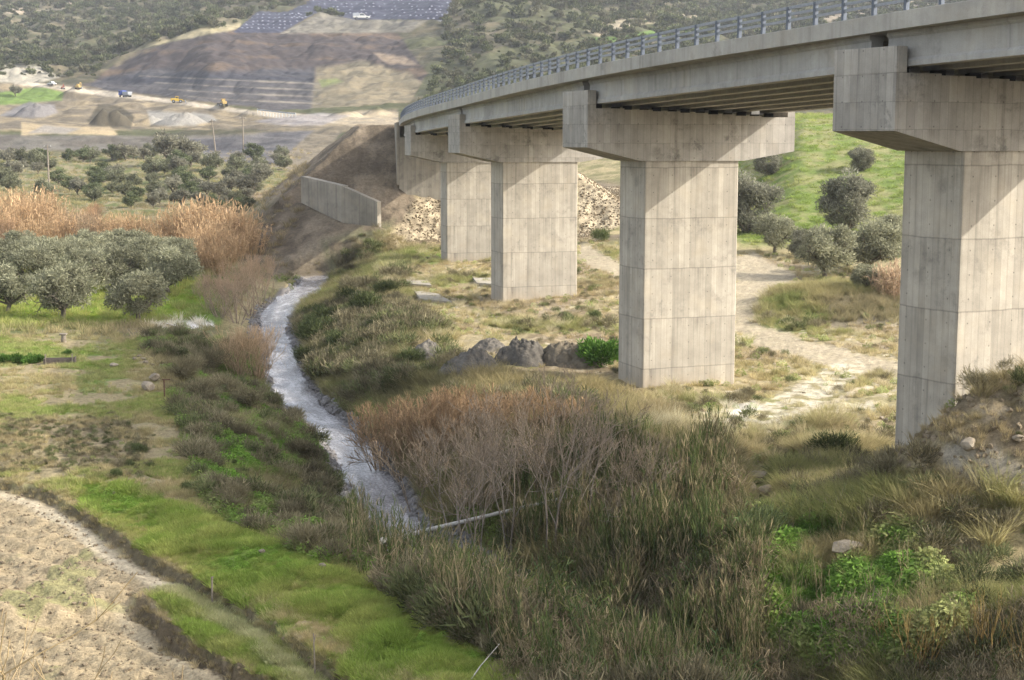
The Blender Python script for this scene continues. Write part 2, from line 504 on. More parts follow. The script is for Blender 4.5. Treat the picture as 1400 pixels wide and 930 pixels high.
def mat_water():
    m, nt = new_mat('stream_water'); N = NT(nt)
    tc = N.n('ShaderNodeTexCoord'); v = tc.outputs['UV']
    a = N.noise(v, 1.0, 5, .65, sc3=(1.1, .28, 1)); b2 = N.noise(v, 1.0, 4, .6, sc3=(7.5, 3.6, 1))
    h = N.math('ADD', a, N.math('MULTIPLY', b2, .55))
    foam = N.ramp(h, [(.50, (.15, .138, .14)), (.76, (.255, .24, .24)), (.98, (.55, .525, .52))])
    b = N.n('ShaderNodeBsdfPrincipled', i_Base_Color=foam, i_Roughness=.16)
    b.inputs['Specular IOR Level'].default_value = .5
    bp = N.n('ShaderNodeBump', i_Height=h, i_Strength=.8, i_Distance=.12)
    N.l(bp.outputs[0], b.inputs['Normal'])
    N.out(b.outputs[0]); return m

def mat_rock(name, c0, c1, scale=3):
    m, nt = new_mat(name); N = NT(nt)
    tc = N.n('ShaderNodeTexCoord'); v = tc.outputs['Object']
    f = N.noise(v, scale, 8, .7); f2 = N.noise(v, scale * 5, 4, .7)
    c = N.ramp(N.math('ADD', N.math('MULTIPLY', f, .7), N.math('MULTIPLY', f2, .3)), [(.3, c0), (.68, c1)])
    oi = N.n('ShaderNodeObjectInfo')
    c = N.mix(1.0, c, N.ramp(oi.outputs['Random'], [(0, .8), (1, 1.2)]), 'MULTIPLY')
    b = N.n('ShaderNodeBsdfPrincipled', i_Base_Color=c, i_Roughness=.9)
    b.inputs['Specular IOR Level'].default_value = .15
    bp = N.n('ShaderNodeBump', i_Height=N.math('ADD', f, N.math('MULTIPLY', f2, .4)), i_Strength=.8, i_Distance=.12)
    N.l(bp.outputs[0], b.inputs['Normal'])
    N.out(b.outputs[0]); return m

M = {
 'ground': mat_ground(),
 'pier': mat_concrete('pier_concrete', base=(.395, .352, .285)),
 'cap': mat_concrete('cap_concrete', base=(.345, .315, .27), lift=1.07, boards=.42, stain=1.25),
 'girder': mat_concrete('girder_concrete', base=(.36, .345, .315), boards=0, holes=False, joints=False, stain=.6),
 'deck': mat_concrete('deck_concrete', base=(.37, .345, .30), boards=0, holes=False, joints=False, stain=.8),
 'wall': mat_concrete('wall_concrete', base=(.28, .25, .20), lift=9, boards=.55, holes=False, joints=False, stain=1.4),
 'asphalt': mat_simple('asphalt', (.05, .05, .05), .9),
 'galv': mat_simple('galvanised_steel', (.25, .26, .275), .6, .1, .15),
 'galvdark': mat_simple('railing_post_steel', (.10, .115, .14), .6, .1, .15),
 'rubber': mat_simple('bearing_rubber', (.02, .02, .02), .8),
 'water': mat_water(),
 'bark': mat_simple('bark', (.13, .105, .08), .95, 0, .4, 9),
 'leaf': mat_foliage('olive_leaves', .36, .16),
 'grass': mat_foliage('grass_blades', .35, .3),
 'scrub': mat_foliage('scrub_foliage', .2, .35),
 'cane': mat_foliage('cane_leaves', .35, .15),
 'twig': mat_foliage('twig_wood', .0, .15),
 'rock': mat_rock('pale_limestone', (.15, .12, .088), (.38, .32, .24)),
 'spoil': mat_rock('grey_spoil', (.05, .045, .04), (.20, .178, .148), 2.2),
 'spoilbrown': mat_rock('brown_spoil', (.055, .046, .036), (.21, .175, .125), 1.6),
 'wood': mat_simple('weathered_wood', (.21, .175, .135), .85, 0, .35, 8),
 'darkwood': mat_simple('dark_wood', (.10, .08, .065), .85, 0, .35, 8),
 'palewood': mat_simple('bleached_wood', (.50, .46, .40), .8, 0, .3, 5),
 'blue': mat_simple('blue_paint', (.02, .06, .30), .45, 0, .2, 3),
 'yellow': mat_simple('yellow_paint', (.50, .33, .04), .5, 0, .25, 3),
 'dullyellow': mat_simple('dusty_yellow_paint', (.36, .25, .09), .65, 0, .3, 3),
 'red': mat_simple('dusty_red_paint', (.30, .09, .05), .6, 0, .3, 3),
 'white': mat_simple('white_paint', (.50, .49, .46), .5, 0, .1, 3),
 'greymetal': mat_simple('grey_metal', (.30, .31, .33), .5, .3, .2, 3),
 'glass': mat_simple('dark_glass', (.03, .04, .05), .1, 0, .1, 3, .5),
 'tyre': mat_simple('tyre_rubber', (.03, .03, .03), .9),
 'rust': mat_simple('rusted_metal', (.12, .06, .04), .8, .2, .4, 10),
 'slab': mat_rock('bare_slab_concrete', (.24, .21, .17), (.42, .38, .31), 1.2),
 'bag': mat_simple('white_sack', (.30, .30, .34), .8, 0, .1),
}

# ------------------------------------------------------------------ terrain sheet
def build_grid():
    pys = np.arange(1010, 352, -0.9)
    Dn = np.array([-ZC / slope(p) for p in pys])
    Dn = Dn[Dn > 34]
    D0 = np.concatenate([np.linspace(4, 34, 40, endpoint=False), Dn])
    D = np.concatenate([D0, np.arange(D0[-1] + .5, 232, .45), np.geomspace(232.6, 480, 120), np.arange(482, 1000, 1.25), np.geomspace(1002, 1750, 150), np.geomspace(1765, 2600, 24)])
    pxs = np.concatenate([np.linspace(-900, -60, 70, endpoint=False), np.arange(-60, 1460, 1.75), np.linspace(1461, 2300, 70)])
    U = (pxs - 700) / FPX
    X = np.outer(D, U); Y = np.repeat(D[:, None], len(U), 1)
    return X, Y

GX, GY = build_grid()
NR, NCL = GX.shape
GZ = np.empty_like(GX)
for r0 in range(0, NR, 120):
    GZ[r0:r0 + 120] = height(GX[r0:r0 + 120], GY[r0:r0 + 120])
PX, PY = project(GX, GY, GZ)

def pip_sd(px, py, poly):
    """signed distance in picture units to a polygon, + inside"""
    inside = np.zeros(px.shape, bool); best = np.full(px.shape, 1e18)
    n = len(poly)
    for i in range(n):
        ax, ay = poly[i]; bx, by = poly[(i + 1) % n]
        if ay != by:
            cnd = ((ay > py) != (by > py)) & (px < (bx - ax) * (py - ay) / (by - ay) + ax)
            inside ^= cnd
        dx, dy = bx - ax, by - ay; L2 = dx * dx + dy * dy + 1e-9
        t = np.clip(((px - ax) * dx + (py - ay) * dy) / L2, 0, 1)
        best = np.minimum(best, (px - ax - t * dx) ** 2 + (py - ay - t * dy) ** 2)
    d = np.sqrt(best)
    return np.where(inside, d, -d)

# world-space noises reused for every soft edge
SCN = np.maximum(GY / 60.0, .6)
W1 = fbm(GX / SCN * .9, GY / SCN * .35, 101, 4) - .5
W2 = fbm(GX / SCN * 3.5, GY / SCN * 1.6, 111, 4) - .5
NA = fbm(GX * .12, GY * .12, 121, 4)
NB = fbm(GX * .5, GY * .5, 131, 4)
NCc = fbm(GX * 1.7, GY * 1.7, 141, 3)
ND = fbm(GX * .02, GY * .02, 151, 5, .6)

def pw(poly, soft=6, warp=16, dmin=0, dmax=1e9):
    """weight 0..1 of a region outlined by points on the ground seen in the picture"""
    xs = [p[0] for p in poly]; ys = [p[1] for p in poly]
    m = soft + warp
    w = np.zeros(GX.shape, np.float32)
    sel = (PX > min(xs) - m) & (PX < max(xs) + m) & (PY > min(ys) - m) & (PY < max(ys) + m) & (GY > dmin) & (GY < dmax)
    if not sel.any(): return w
    sd = pip_sd(PX[sel], PY[sel], poly) + warp * (W1[sel] + .6 * W2[sel])
    w[sel] = sst(-soft, soft, sd)
    return w

C = np.zeros(GX.shape + (3,), np.float32)

def lerpc(w, c):
    global C
    w = w[..., None]
    c = np.asarray(c, np.float32)
    C = C * (1 - w) + c * w

def two(n, c0, c1, lo=.38, hi=.62):
    t = sst(lo, hi, n)[..., None]
    return np.asarray(c0, np.float32) * (1 - t) + np.asarray(c1, np.float32) * t

TAN = (.30, .245, .135); DRAB = (.17, .155, .07); GREEN = (.14, .22, .028); DGREEN = (.06, .095, .022)
SOIL = (.30, .24, .155); SAND = (.50, .44, .335); BROWN = (.19, .15, .105); DARK = (.075, .06, .042); GREYE = (.24, .225, .21)

# default near turf: drab with tan
C[:] = two(NB * .6 + NA * .4, DRAB, TAN)
dr, sr, rz = poly_dist(GX, GY, RIV, RIVZ)
# floodplain under the bridge
w = sst(112, 150, GY) * (GX < 0)
# left groves floor
wl = pw([(-700, 190), (430, 190), (400, 330), (330, 420), (290, 455), (-700, 470)], 8, 20, 100, 480)
lerpc(wl, two(NB, (.10, .11, .04), (.19, .16, .095)))
lerpc(pw([(-700, 372), (270, 372), (285, 420), (250, 440), (150, 445), (-700, 452)], 4, 10, 90, 240), two(NCc, GREEN, (.19, .21, .035), .4, .7))
lerpc(.8 * pw([(255, 385), (300, 385), (310, 470), (270, 490), (240, 460)], 6, 14, 90, 240) * sst(.4, .5, NB), (.10, .17, .025))
lerpc(pw([(195, 443), (225, 438), (285, 437), (300, 446), (270, 453), (215, 452)], 2, 7, 90, 180) * sst(.42, .5, NCc), (.52, .50, .48))
lerpc(pw([(160, 448), (300, 452), (290, 468), (170, 462)], 5, 10, 90, 180) * .8, (.17, .14, .10))
# meadow
md = pw([(-700, 452), (190, 462), (225, 500), (250, 590), (285, 660), (300, 700), (100, 700), (60, 668), (-700, 690)], 6, 14, 50, 130)
lerpc(md, two(NB * .5 + NCc * .5, (.285, .23, .13), (.20, .18, .085), .38, .62))
lerpc(md * sst(.5, .58, NA * .5 + NB * .5) * .75, (.15, .195, .045))
lerpc(.7 * pw([(-700, 455), (150, 470), (170, 490), (140, 500), (-700, 497)], 6, 12, 60, 140) * sst(.38, .48, NB), (.125, .19, .035))
lerpc(.75 * pw([(75, 485), (180, 520), (185, 548), (100, 570), (40, 570), (45, 555), (110, 540)], 8, 18, 60, 140) * sst(.4, .5, NB), (.13, .19, .04))
lerpc(.8 * pw([(-700, 575), (150, 572), (215, 600), (200, 650), (80, 645), (-700, 650)], 8, 14, 50, 120) * sst(.42, .55, NCc), (.19, .15, .095))
# left bank
LBP = pw([(190, 466), (250, 455), (330, 480), (400, 470), (400, 380), (360, 380), (450, 370), (420, 440), (560, 780), (430, 772), (300, 712), (262, 640), (240, 560), (215, 508)], 6, 12, 40, 215)
lb = sst(11.5, 9.0, dr + 3 * W1) * (sr > 0) * sst(215, 200, GY) * LBP
lerpc(lb, two(NB, (.13, .105, .065), (.15, .135, .06)))
lerpc(lb * sst(.50, .58, NA * .4 + NB * .6) * .9, (.085, .14, .026))
lerpc(.95 * pw([(245, 575), (300, 590), (345, 640), (330, 680), (290, 650), (255, 615)], 6, 16, 50, 120), two(NCc, (.12, .22, .03), (.07, .13, .02)))
lerpc(.95 * pw([(415, 680), (470, 660), (495, 690), (490, 725), (440, 705)], 6, 10, 50, 120), two(NCc, (.12, .22, .03), (.08, .15, .02)))
# right bank
rb = sst(9.5, 7.5, dr + 3 * W1) * (sr < 0) * sst(215, 200, GY)
lerpc(rb, two(NB, (.10, .092, .048), (.16, .138, .066)))
lerpc(rb * sst(.54, .60, NB) * .8, (.085, .125, .03))
# floodplain colour patches
fp = pw([(515, 335), (860, 335), (1010, 345), (1235, 380), (1500, 400), (2100, 520), (2100, 760), (1235, 600), (1000, 640), (880, 600), (840, 520), (560, 490), (520, 420)], 8, 20, 50, 200)
lerpc(fp, two(NB * .55 + NCc * .45, (.33, .27, .155), (.20, .175, .075), .42, .6))
lerpc(fp * sst(.53, .60, NA * .55 + NB * .45) * .7, (.16, .19, .055))
lerpc(.8 * fp * sst(.60, .66, NCc * .6 + NB * .4), (.45, .40, .31))
lerpc(.8 * pw([(515, 345), (610, 345), (610, 362), (520, 366)], 5, 8, 120, 220), (.14, .19, .04))
lerpc(.5 * pw([(600, 505), (840, 515), (860, 560), (720, 570), (640, 540)], 8, 20, 60, 120), (.20, .135, .075))
lerpc(.8 * pw([(700, 410), (780, 412), (800, 440), (720, 450)], 5, 12, 90, 180) * sst(.4, .5, NCc), (.48, .42, .31))
fpz = fbm(GX * .22, GY * .22, 301, 4)
lerpc(fp * sst(.50, .60, fpz) * .75, (.20, .15, .095))
lerpc(fp * sst(.60, .66, NCc) * .6, (.36, .30, .21))
RUTP = gpl([(870, 600), (980, 580), (1060, 556), (1118, 522), (1165, 492), (1120, 470), (1050, 455)], .4)
RUTP2 = gpl([(960, 592), (1100, 562), (1190, 530), (1240, 512)], .4)
rut = np.zeros(GX.shape)
for rp_ in (RUTP, RUTP2):
    dd_ = poly_dist(GX, GY, rp_)[0]
    rut = np.maximum(rut, sst(.55, .2, np.abs(dd_ - .95 + .5 * W1)))
    lerpc(sst(3.2, 1.5, dd_) * .5, (.27, .245, .12))
lerpc(rut * sst(.30, .5, NCc) * .9, (.42, .36, .265))
# near slope on the right and the reed gully floor
gl = pw([(480, 700), (560, 560), (800, 560), (1000, 620), (1060, 760), (1060, 1010), (650, 1010), (560, 840)], 10, 20, 28, 100)
lerpc(gl, two(NB, (.09, .075, .045), (.14, .12, .055)))
rs = pw([(1000, 650), (1220, 640), (1500, 690), (2100, 740), (2100, 1010), (1040, 1010), (1050, 760)], 10, 24, 25, 80)
lerpc(rs, two(NB, (.33, .27, .145), (.16, .18, .055)))
lerpc(.85 * pw([(1045, 720), (1240, 735), (1260, 900), (1080, 880), (1050, 800)], 10, 30, 25, 80) * sst(.36, .5, NB), two(NCc, (.10, .19, .03), (.05, .10, .02)))
# dirt mound at the near pier
mo = np.zeros(GX.shape)
for (mx, my, rx, ry, an, hh) in MOUNDS:
    mo = np.maximum(mo, np.exp(-(((GX - mx) / rx) ** 2 + ((GY - my) / ry) ** 2)))
mo = sst(.22, .34, mo + .25 * W1) * sst(610, 560, PY * 0 + 585) 
mo = mo * sst(690, 640, PY + 25 * W1)
lerpc(mo, two(NB * .5 + NCc * .5, (.13, .10, .065), (.25, .195, .125), .4, .62))
lerpc(mo * pw([(1280, 612), (1330, 600), (1420, 640), (1420, 690), (1300, 680)], 8, 24, 30, 80) * .8, (.30, .285, .265))
# grassy ridge and ploughed plot
ri = pw([(85, 655), (165, 662), (300, 712), (440, 770), (560, 828), (660, 893), (720, 928), (800, 1020), (560, 1020), (340, 832), (130, 712)], 4, 8, 30, 75)
lerpc(ri, two(NB * .5 + NCc * .5, (.165, .235, .04), (.265, .26, .08), .40, .62))
d1, s1, _ = poly_dist(GX, GY, SCARP1)
d2, s2, _ = poly_dist(GX, GY, SCARP2)
nearm = sst(68, 60, GY) * (GX < 3)
pl = sst(-.1, .3, d1 * s1 + W2 * .8) * nearm
lerpc(pl, two(NB * .4 + NCc * .6, (.33, .262, .162), (.25, .195, .118), .36, .66))
lerpc(pl * sst(.56, .62, NA * .3 + NB * .7) * .5, (.19, .20, .07))
# grass tongue between the two scarps
gt = pl * sst(.0, .25, -d2 * s2 + W2) * sst(2.6, 3.6, PX * 0 + 4) * scarp2_on(GX, GY) * pw([(195, 800), (250, 800), (300, 815), (350, 845), (500, 940), (560, 1010), (440, 1010), (280, 900)], 5, 12, 30, 75)
lerpc(gt, two(NCc, (.14, .20, .035), (.21, .20, .075), .4, .65))
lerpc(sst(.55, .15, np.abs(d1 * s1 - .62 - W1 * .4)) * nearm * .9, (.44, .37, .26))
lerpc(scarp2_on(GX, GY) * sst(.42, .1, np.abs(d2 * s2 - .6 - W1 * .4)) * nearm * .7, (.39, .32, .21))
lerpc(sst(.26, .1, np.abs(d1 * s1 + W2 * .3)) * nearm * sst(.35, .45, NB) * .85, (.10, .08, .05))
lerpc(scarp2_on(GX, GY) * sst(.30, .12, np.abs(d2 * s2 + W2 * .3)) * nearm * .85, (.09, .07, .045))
TR2 = pw([(330, 808), (360, 815), (420, 845), (520, 900), (610, 935), (640, 970), (590, 970), (500, 920), (400, 868), (345, 832)], 3, 10, 30, 70) * sst(.40, .52, NB * .5 + NCc * .5)
lerpc(TR2 * .9, (.36, .28, .165))
# right hillside grass
rg = pw([(1000, 150), (1500, 130), (1500, 420), (1235, 380), (1080, 335), (1010, 340)], 5, 10, 160, 330)
rg = np.maximum(rg, sst(172, 185, GY) * sst(420, 330, GY) * (GX / GY > .12))
lerpc(rg, two(NA * .5 + NB * .5, (.13, .17, .042), (.205, .195, .085), .40, .60))
hm = np.exp(-(((GX - 27.5) / 9.0) ** 2 + ((GY - 124) / 8) ** 2))
lerpc(sst(.3, .5, hm + .2 * W1), two(NB, (.11, .16, .035), (.22, .19, .09)))
lerpc(pw([(1130, 415), (1235, 400), (1238, 440), (1140, 447)], 5, 14, 90, 160) * .9, (.17, .14, .10))
# tracks
TRACK = [
 [(1000, 352), (1030, 345), (1062, 365), (1090, 380), (1062, 392), (1040, 415), (1028, 442), (1110, 468), (1240, 500), (1240, 520), (1120, 498), (1030, 470), (995, 455), (1003, 400)],
 [(792, 334), (830, 350), (860, 366), (860, 392), (825, 372), (792, 352)],
]
TRK = np.maximum(pw(TRACK[0], 3, 10, 80, 230), pw(TRACK[1], 3, 8, 80, 260))
lerpc(TRK * (.75 + .25 * sst(.35, .5, NCc)), two(NCc, (.40, .335, .235), (.30, .25, .17)))
b2 = np.maximum(pw([(870, 588), (960, 566), (1060, 545), (1140, 500), (1175, 492), (1185, 505), (1120, 552), (1010, 590), (880, 604)], 4, 12, 60, 130),
                pw([(960, 575), (1110, 560), (1190, 545), (1200, 560), (1060, 592)], 4, 12, 60, 130) * .7)
lerpc(b2 * sst(.36, .56, NCc) * .8, (.45, .41, .31))
lerpc(pw([(985, 555), (1030, 548), (1045, 558), (1000, 568)], 2, 6, 70, 120), (.50, .46, .39))
# river bed, gravel margins
lerpc(sst(2.3, 1.5, dr + .8 * W2) * sst(225, 200, GY), two(NCc, (.085, .075, .068), (.19, .175, .165)))
lerpc(pw([(385, 395), (415, 392), (418, 404), (380, 420), (360, 430)], 3, 8, 120, 200), (.16, .145, .135))
lerpc(pw([(392, 415), (418, 412), (408, 440), (398, 480), (385, 500), (390, 450)], 3, 8, 100, 190) * .8, (.20, .19, .185))
# embankment and bank below it
de, se, ez = poly_dist(GX, GY, EMB, EMBZ)
hgt = GZ - np.where(GY < 600, ez - np.maximum(de - 8, 0) / 1.7, 1e3)
em = sst(-2.0, -.8, hgt) * sst(46, 34, de) * sst(178, 190, GY) * sst(540, 500, GY)
lerpc(em, two(NB * .5 + NA * .5, (.135, .105, .072), (.21, .165, .112), .4, .62))
lerpc(pw([(345, 290), (440, 262), (520, 285), (525, 312), (500, 350), (440, 382), (380, 378), (345, 360)], 8, 16, 140, 260), two(NB, (.125, .10, .068), (.185, .15, .105)))
lerpc(pw([(552, 162), (505, 168), (468, 171), (430, 195), (405, 238), (360, 300), (345, 330), (400, 350), (450, 320), (530, 312), (615, 300), (615, 255), (575, 275), (548, 250)], 5, 7, 176, 330), two(NB * .5 + NA * .5, (.105, .082, .057), (.19, .15, .105), .4, .62))
lerpc(.7 * pw([(440, 330), (540, 300), (520, 350), (450, 385)], 8, 16, 140, 240) * sst(.42, .54, NB), (.12, .12, .06))
rub = np.maximum(pw([(525, 335), (560, 285), (612, 225), (690, 225), (690, 345)], 4, 10, 150, 230), pw([(790, 330), (790, 215), (850, 220), (850, 310)], 3, 6, 150, 300))
lerpc(rub, two(NCc, (.26, .21, .14), (.42, .345, .23)))
# ---- far side
fh = sst(420, 520, GY)
lerpc(fh, two(ND * .5 + NA * .5, (.075, .070, .042), (.135, .112, .068), .4, .62))
lerpc(fh * sst(.50, .6, ND) * .7, (.075, .085, .036))
lerpc(pw([(-700, 180), (240, 186), (430, 178), (430, 212), (250, 206), (-700, 206)], 2, 3, 440, 560), two(NA, (.115, .10, .082), (.155, .14, .115)))
lerpc(pw([(370, 226), (432, 177), (545, 172), (545, 182), (470, 178), (420, 240)], 3, 6, 380, 600), two(NB, (.20, .165, .115), (.13, .11, .08)))
lerpc(pw([(255, 190), (430, 178), (372, 226), (290, 222)], 2, 4, 400, 560), two(NA, (.085, .08, .082), (.135, .125, .12)))
cz = pw([(-700, 178), (430, 178), (545, 180), (545, 148), (430, 158), (310, 146), (100, 116), (-700, 100)], 3, 6, 505, 840)
lerpc(cz, two(ND * .4 + NA * .6, (.15, .125, .09), (.27, .215, .135), .4, .62))
lerpc(pw([(-20, 130), (60, 118), (88, 126), (85, 138), (30, 142), (-20, 144)], 2, 4, 500, 900), (.14, .20, .05))
lerpc(pw([(120, 165), (135, 143), (165, 146), (185, 160), (178, 176), (125, 172)], 2, 6, 500, 900) * .85, (.06, .052, .036))
lerpc(pw([(0, 158), (40, 140), (75, 142), (80, 155), (60, 162)], 2, 5, 500, 900), (.19, .175, .165))
lerpc(pw([(30, 168), (150, 175), (160, 184), (30, 184)], 2, 5, 500, 900), (.37, .29, .175))
lerpc(pw([(60, 170), (40, 182), (90, 184), (110, 176)], 2, 4, 500, 900), (.27, .24, .20))
lerpc(pw([(200, 150), (290, 155), (300, 166), (250, 174), (205, 172)], 2, 6, 500, 900), (.27, .25, .215))
# cut face of the hill
cf = pw([(112, 116), (128, 112), (158, 88), (190, 68), (232, 57), (300, 42), (345, 30), (430, 44), (545, 44), (560, 70), (585, 100), (560, 140), (430, 156), (310, 144), (170, 126)], 2, 5, 640, 1000)
strat = fbm(GX * .004, GZ * .16 + GX * .006, 161, 4)
lerpc(cf, two(strat * .7 + NA * .3, (.068, .055, .052), (.135, .095, .064), .4, .6))
lerpc(cf * pw([(110, 118), (200, 92), (330, 96), (440, 92), (440, 156), (300, 146), (160, 126)], 4, 8, 600, 1000) * .9, two(strat, (.040, .042, .054), (.080, .076, .078)))
lerpc(cf * pw([(425, 152), (432, 92), (500, 84), (560, 100), (585, 120), (560, 150)], 4, 8, 600, 1000) * .95, two(NA, (.25, .205, .13), (.17, .145, .095)))
for k in range(4):
    ln = [(190 + 20 * k, 103 + 9 * k), (300, 108 + 9 * k), (440, 114 + 9 * k)]
    lp = ln + [(q[0], q[1] + 1.8) for q in ln[::-1]]
    lerpc(cf * pw(lp, .8, 2.0, 640, 1000) * .8, (.24, .21, .165))
lerpc(pw([(435, 109), (460, 107), (470, 112), (440, 120)], 2, 4, 600, 1000) * .7, (.20, .23, .08))
lerpc(pw([(510, 72), (550, 76), (575, 90), (530, 88)], 2, 5, 600, 1000) * .7, (.33, .25, .17))
# pale spoil terrace above the cut
lerpc(pw([(383, 46), (440, 17), (480, 26), (585, 28), (560, 44), (430, 46)], 2, 3, 800, 1300), two(NA, (.20, .18, .14), (.155, .14, .112)))
# worksite road
ROAD = [(20, 112), (60, 117), (110, 124), (170, 131), (230, 138), (300, 148), (360, 156), (430, 160), (500, 162), (545, 158)]
rd = pw([(p[0], p[1] - 3.2) for p in ROAD] + [(p[0], p[1] + 3.2 + max(0, (p[0] - 360) * .05)) for p in ROAD[::-1]], 1.3, 2.5, 500, 960)
lerpc(rd, (.40, .345, .265))
lerpc(pw([(418, 160), (500, 152), (545, 153), (545, 172), (480, 172)], 2, 4, 480, 700), two(NA, (.42, .34, .225), (.30, .25, .18)))
lerpc(pw([(345, 166), (440, 154), (480, 158), (440, 172), (400, 172)], 2, 3, 480, 700) * .7, (.27, .25, .25))
lerpc(pw([(-700, 88), (60, 90), (82, 106), (60, 113), (-700, 108)], 2, 4, 700, 1000), (.33, .30, .235))
# left far hill and right scrub hill streaks
lh = pw([(-700, -400), (420, -400), (330, 40), (230, 57), (130, 108), (-700, 88)], 3, 6, 850, 2700)
lerpc(lh * sst(.52, .62, ND * .5 + NA * .5) * .7, (.19, .155, .095))
lerpc(pw([(190, 68), (250, 45), (330, 30), (330, 40), (232, 58)], 2, 5, 850, 1400) * .8, (.33, .28, .17))
lerpc(pw([(60, 14), (100, 0), (110, 12), (20, 18), (-60, 20), (-60, 4)], 2, 5, 1000, 2000), (.36, .29, .21))
lerpc(pw([(800, 55), (960, 30), (1090, 28), (1090, 48), (960, 42), (820, 62)], 2, 6, 550, 1300) * .9, (.125, .20, .045))
lerpc(pw([(800, 40), (860, 18), (960, 15), (1000, 26), (900, 30), (820, 50)], 2, 6, 600, 1400) * .85, (.37, .31, .21))
lerpc(pw([(1080, 12), (1200, 0), (1300, -20), (1300, 0), (1100, 35)], 2, 6, 600, 1600) * .7, (.33, .27, .20))
lerpc(pw([(607, -20), (620, 8), (604, 30), (598, 28), (610, 8), (600, -20)], 1.2, 1, 700, 1500), (.48, .46, .44))
C *= (1 - .22 * fh * (1 - lh * .3))[..., None]
# tone noise everywhere
C *= (0.80 + .40 * NCc)[..., None] * (0.88 + .24 * NB)[..., None]
C = np.clip(C, .01, .75)

# region id per face for the parts of the setting
def facemean(a): return (a[:-1, :-1] + a[1:, :-1] + a[:-1, 1:] + a[1:, 1:]) * .25
SHEET1 = [(318, 45), (352, 16), (436, 16), (384, 45)]
SHEET2 = [(392, 17), (430, -3), (466, -26), (640, -26), (606, 27), (484, 27), (440, 17)]
reg = np.zeros((NR - 1, NCL - 1), np.int32)
reg[facemean(fh) > .5] = 1
reg[facemean(np.maximum(cz, rd)) > .5] = 2
reg[facemean(em) > .5] = 3
reg[facemean(pl - gt) > .5] = 4
reg[facemean(TRK) > .5] = 5
w_s = pw(SHEET1, .6, .8, 800, 1300)
w_t = pw(SHEET2, .6, .8, 800, 1500)
SHEETW = np.maximum(w_s, w_t)
reg[(facemean(w_s) > .5)] = 6
reg[(facemean(w_t) > .5)] = 7
reg[(facemean(sst(13, 11, dr + 2 * W1) * sst(215, 205, GY)) > .5) & (reg == 0)] = 8

VID = np.arange(NR * NCL).reshape(NR, NCL)
FQ = np.stack([VID[:-1, :-1], VID[:-1, 1:], VID[1:, 1:], VID[1:, :-1]], -1)
GV = np.stack([GX, GY, GZ], -1).reshape(-1, 3)
GC = C.reshape(-1, 3)

def region_obj(name, rid, mat, kind='structure'):
    f = FQ[reg == rid]
    if len(f) == 0: return None
    ids, inv = np.unique(f.ravel(), return_inverse=True)
    me = mesh_np(name, GV[ids], inv.reshape(f.shape), GC[ids], smooth=True)
    o = obj(name, me, mat)
    if kind: o['kind'] = kind
    return o

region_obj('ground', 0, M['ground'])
region_obj('hills', 1, M['ground'])
region_obj('earthworks_ground', 2, M['ground'])
region_obj('embankment_ground', 3, M['ground'])
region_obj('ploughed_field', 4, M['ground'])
region_obj('dirt_track', 5, M['ground'])
region_obj('river_bank', 8, M['ground'])
m_sheet = mat_simple('black_plastic_sheet', (.024, .024, .040), .6, 0, .3, .4, .25)
for rid, lbl in ((6, 'small dark grey sheeting patch held by white sacks, left of the pale spoil tip'), (7, 'large dark grey sheeting field dotted with white sacks on the hilltop')):
    o = region_obj('plastic_sheeting', rid, m_sheet, None)
    if o: tag(o, lbl, 'plastic sheet')

# ------------------------------------------------------------------ river surface
def build_river():
    P = np.array(RIV); W = np.array(RIVW)
    # dense centre line
    t = np.linspace(0, len(P) - 1, 900)
    i = np.clip(t.astype(int), 0, len(P) - 2); f = (t - i)[:, None]
    def cr(A):
        p0 = A[np.maximum(i - 1, 0)]; p1 = A[i]; p2 = A[i + 1]; p3 = A[np.minimum(i + 2, len(A) - 1)]
        return .5 * (2 * p1 + (p2 - p0) * f + (2 * p0 - 5 * p1 + 4 * p2 - p3) * f ** 2 + (3 * p1 - p0 - 3 * p2 + p3) * f ** 3)
    c = cr(P)
    d = np.gradient(c, axis=0); d /= np.linalg.norm(d, axis=1)[:, None]
    nrm = np.stack([d[:, 1], -d[:, 0]], 1)
    s = np.concatenate([[0], np.cumsum(np.linalg.norm(np.diff(c, axis=0), axis=1))])
    k = 26
    lat_ = np.linspace(-3.2, 3.2, k)
    V = c[:, None, :] + nrm[:, None, :] * lat_[None, :, None]
    S = np.repeat(s[:, None], k, 1); L = np.repeat(lat_[None, :], len(s), 0)
    Z = zriver(c[:, 1])[:, None] + .07 * (fbm(S * .9, L * 1.6, 171, 3) - .5) + .03 * (fbm(S * 2.6, L * 3.3, 181, 2) - .5)
    V = np.concatenate([V, Z[..., None]], -1).reshape(-1, 3)
    idx = np.arange(len(s) * k).reshape(len(s), k)
    F = np.stack([idx[:-1, :-1], idx[:-1, 1:], idx[1:, 1:], idx[1:, :-1]], -1).reshape(-1, 4)
    me = mesh_np('river', V, F, smooth=True)
    uv = me.uv_layers.new(name='UVMap')
    uvv = np.stack([L.ravel() * 1.0, S.ravel()], -1).astype(np.float32)
    li = np.empty(len(me.loops), np.int32); me.loops.foreach_get('vertex_index', li)
    uv.data.foreach_set('uv', uvv[li].ravel())
    o = obj('river', me, M['water']); o['kind'] = 'structure'
build_river()

# ------------------------------------------------------------------ bridge
bridge = empty('bridge', (0, 0, 0), 'long curving concrete road bridge on rectangular piers with grey steel railing', 'bridge')

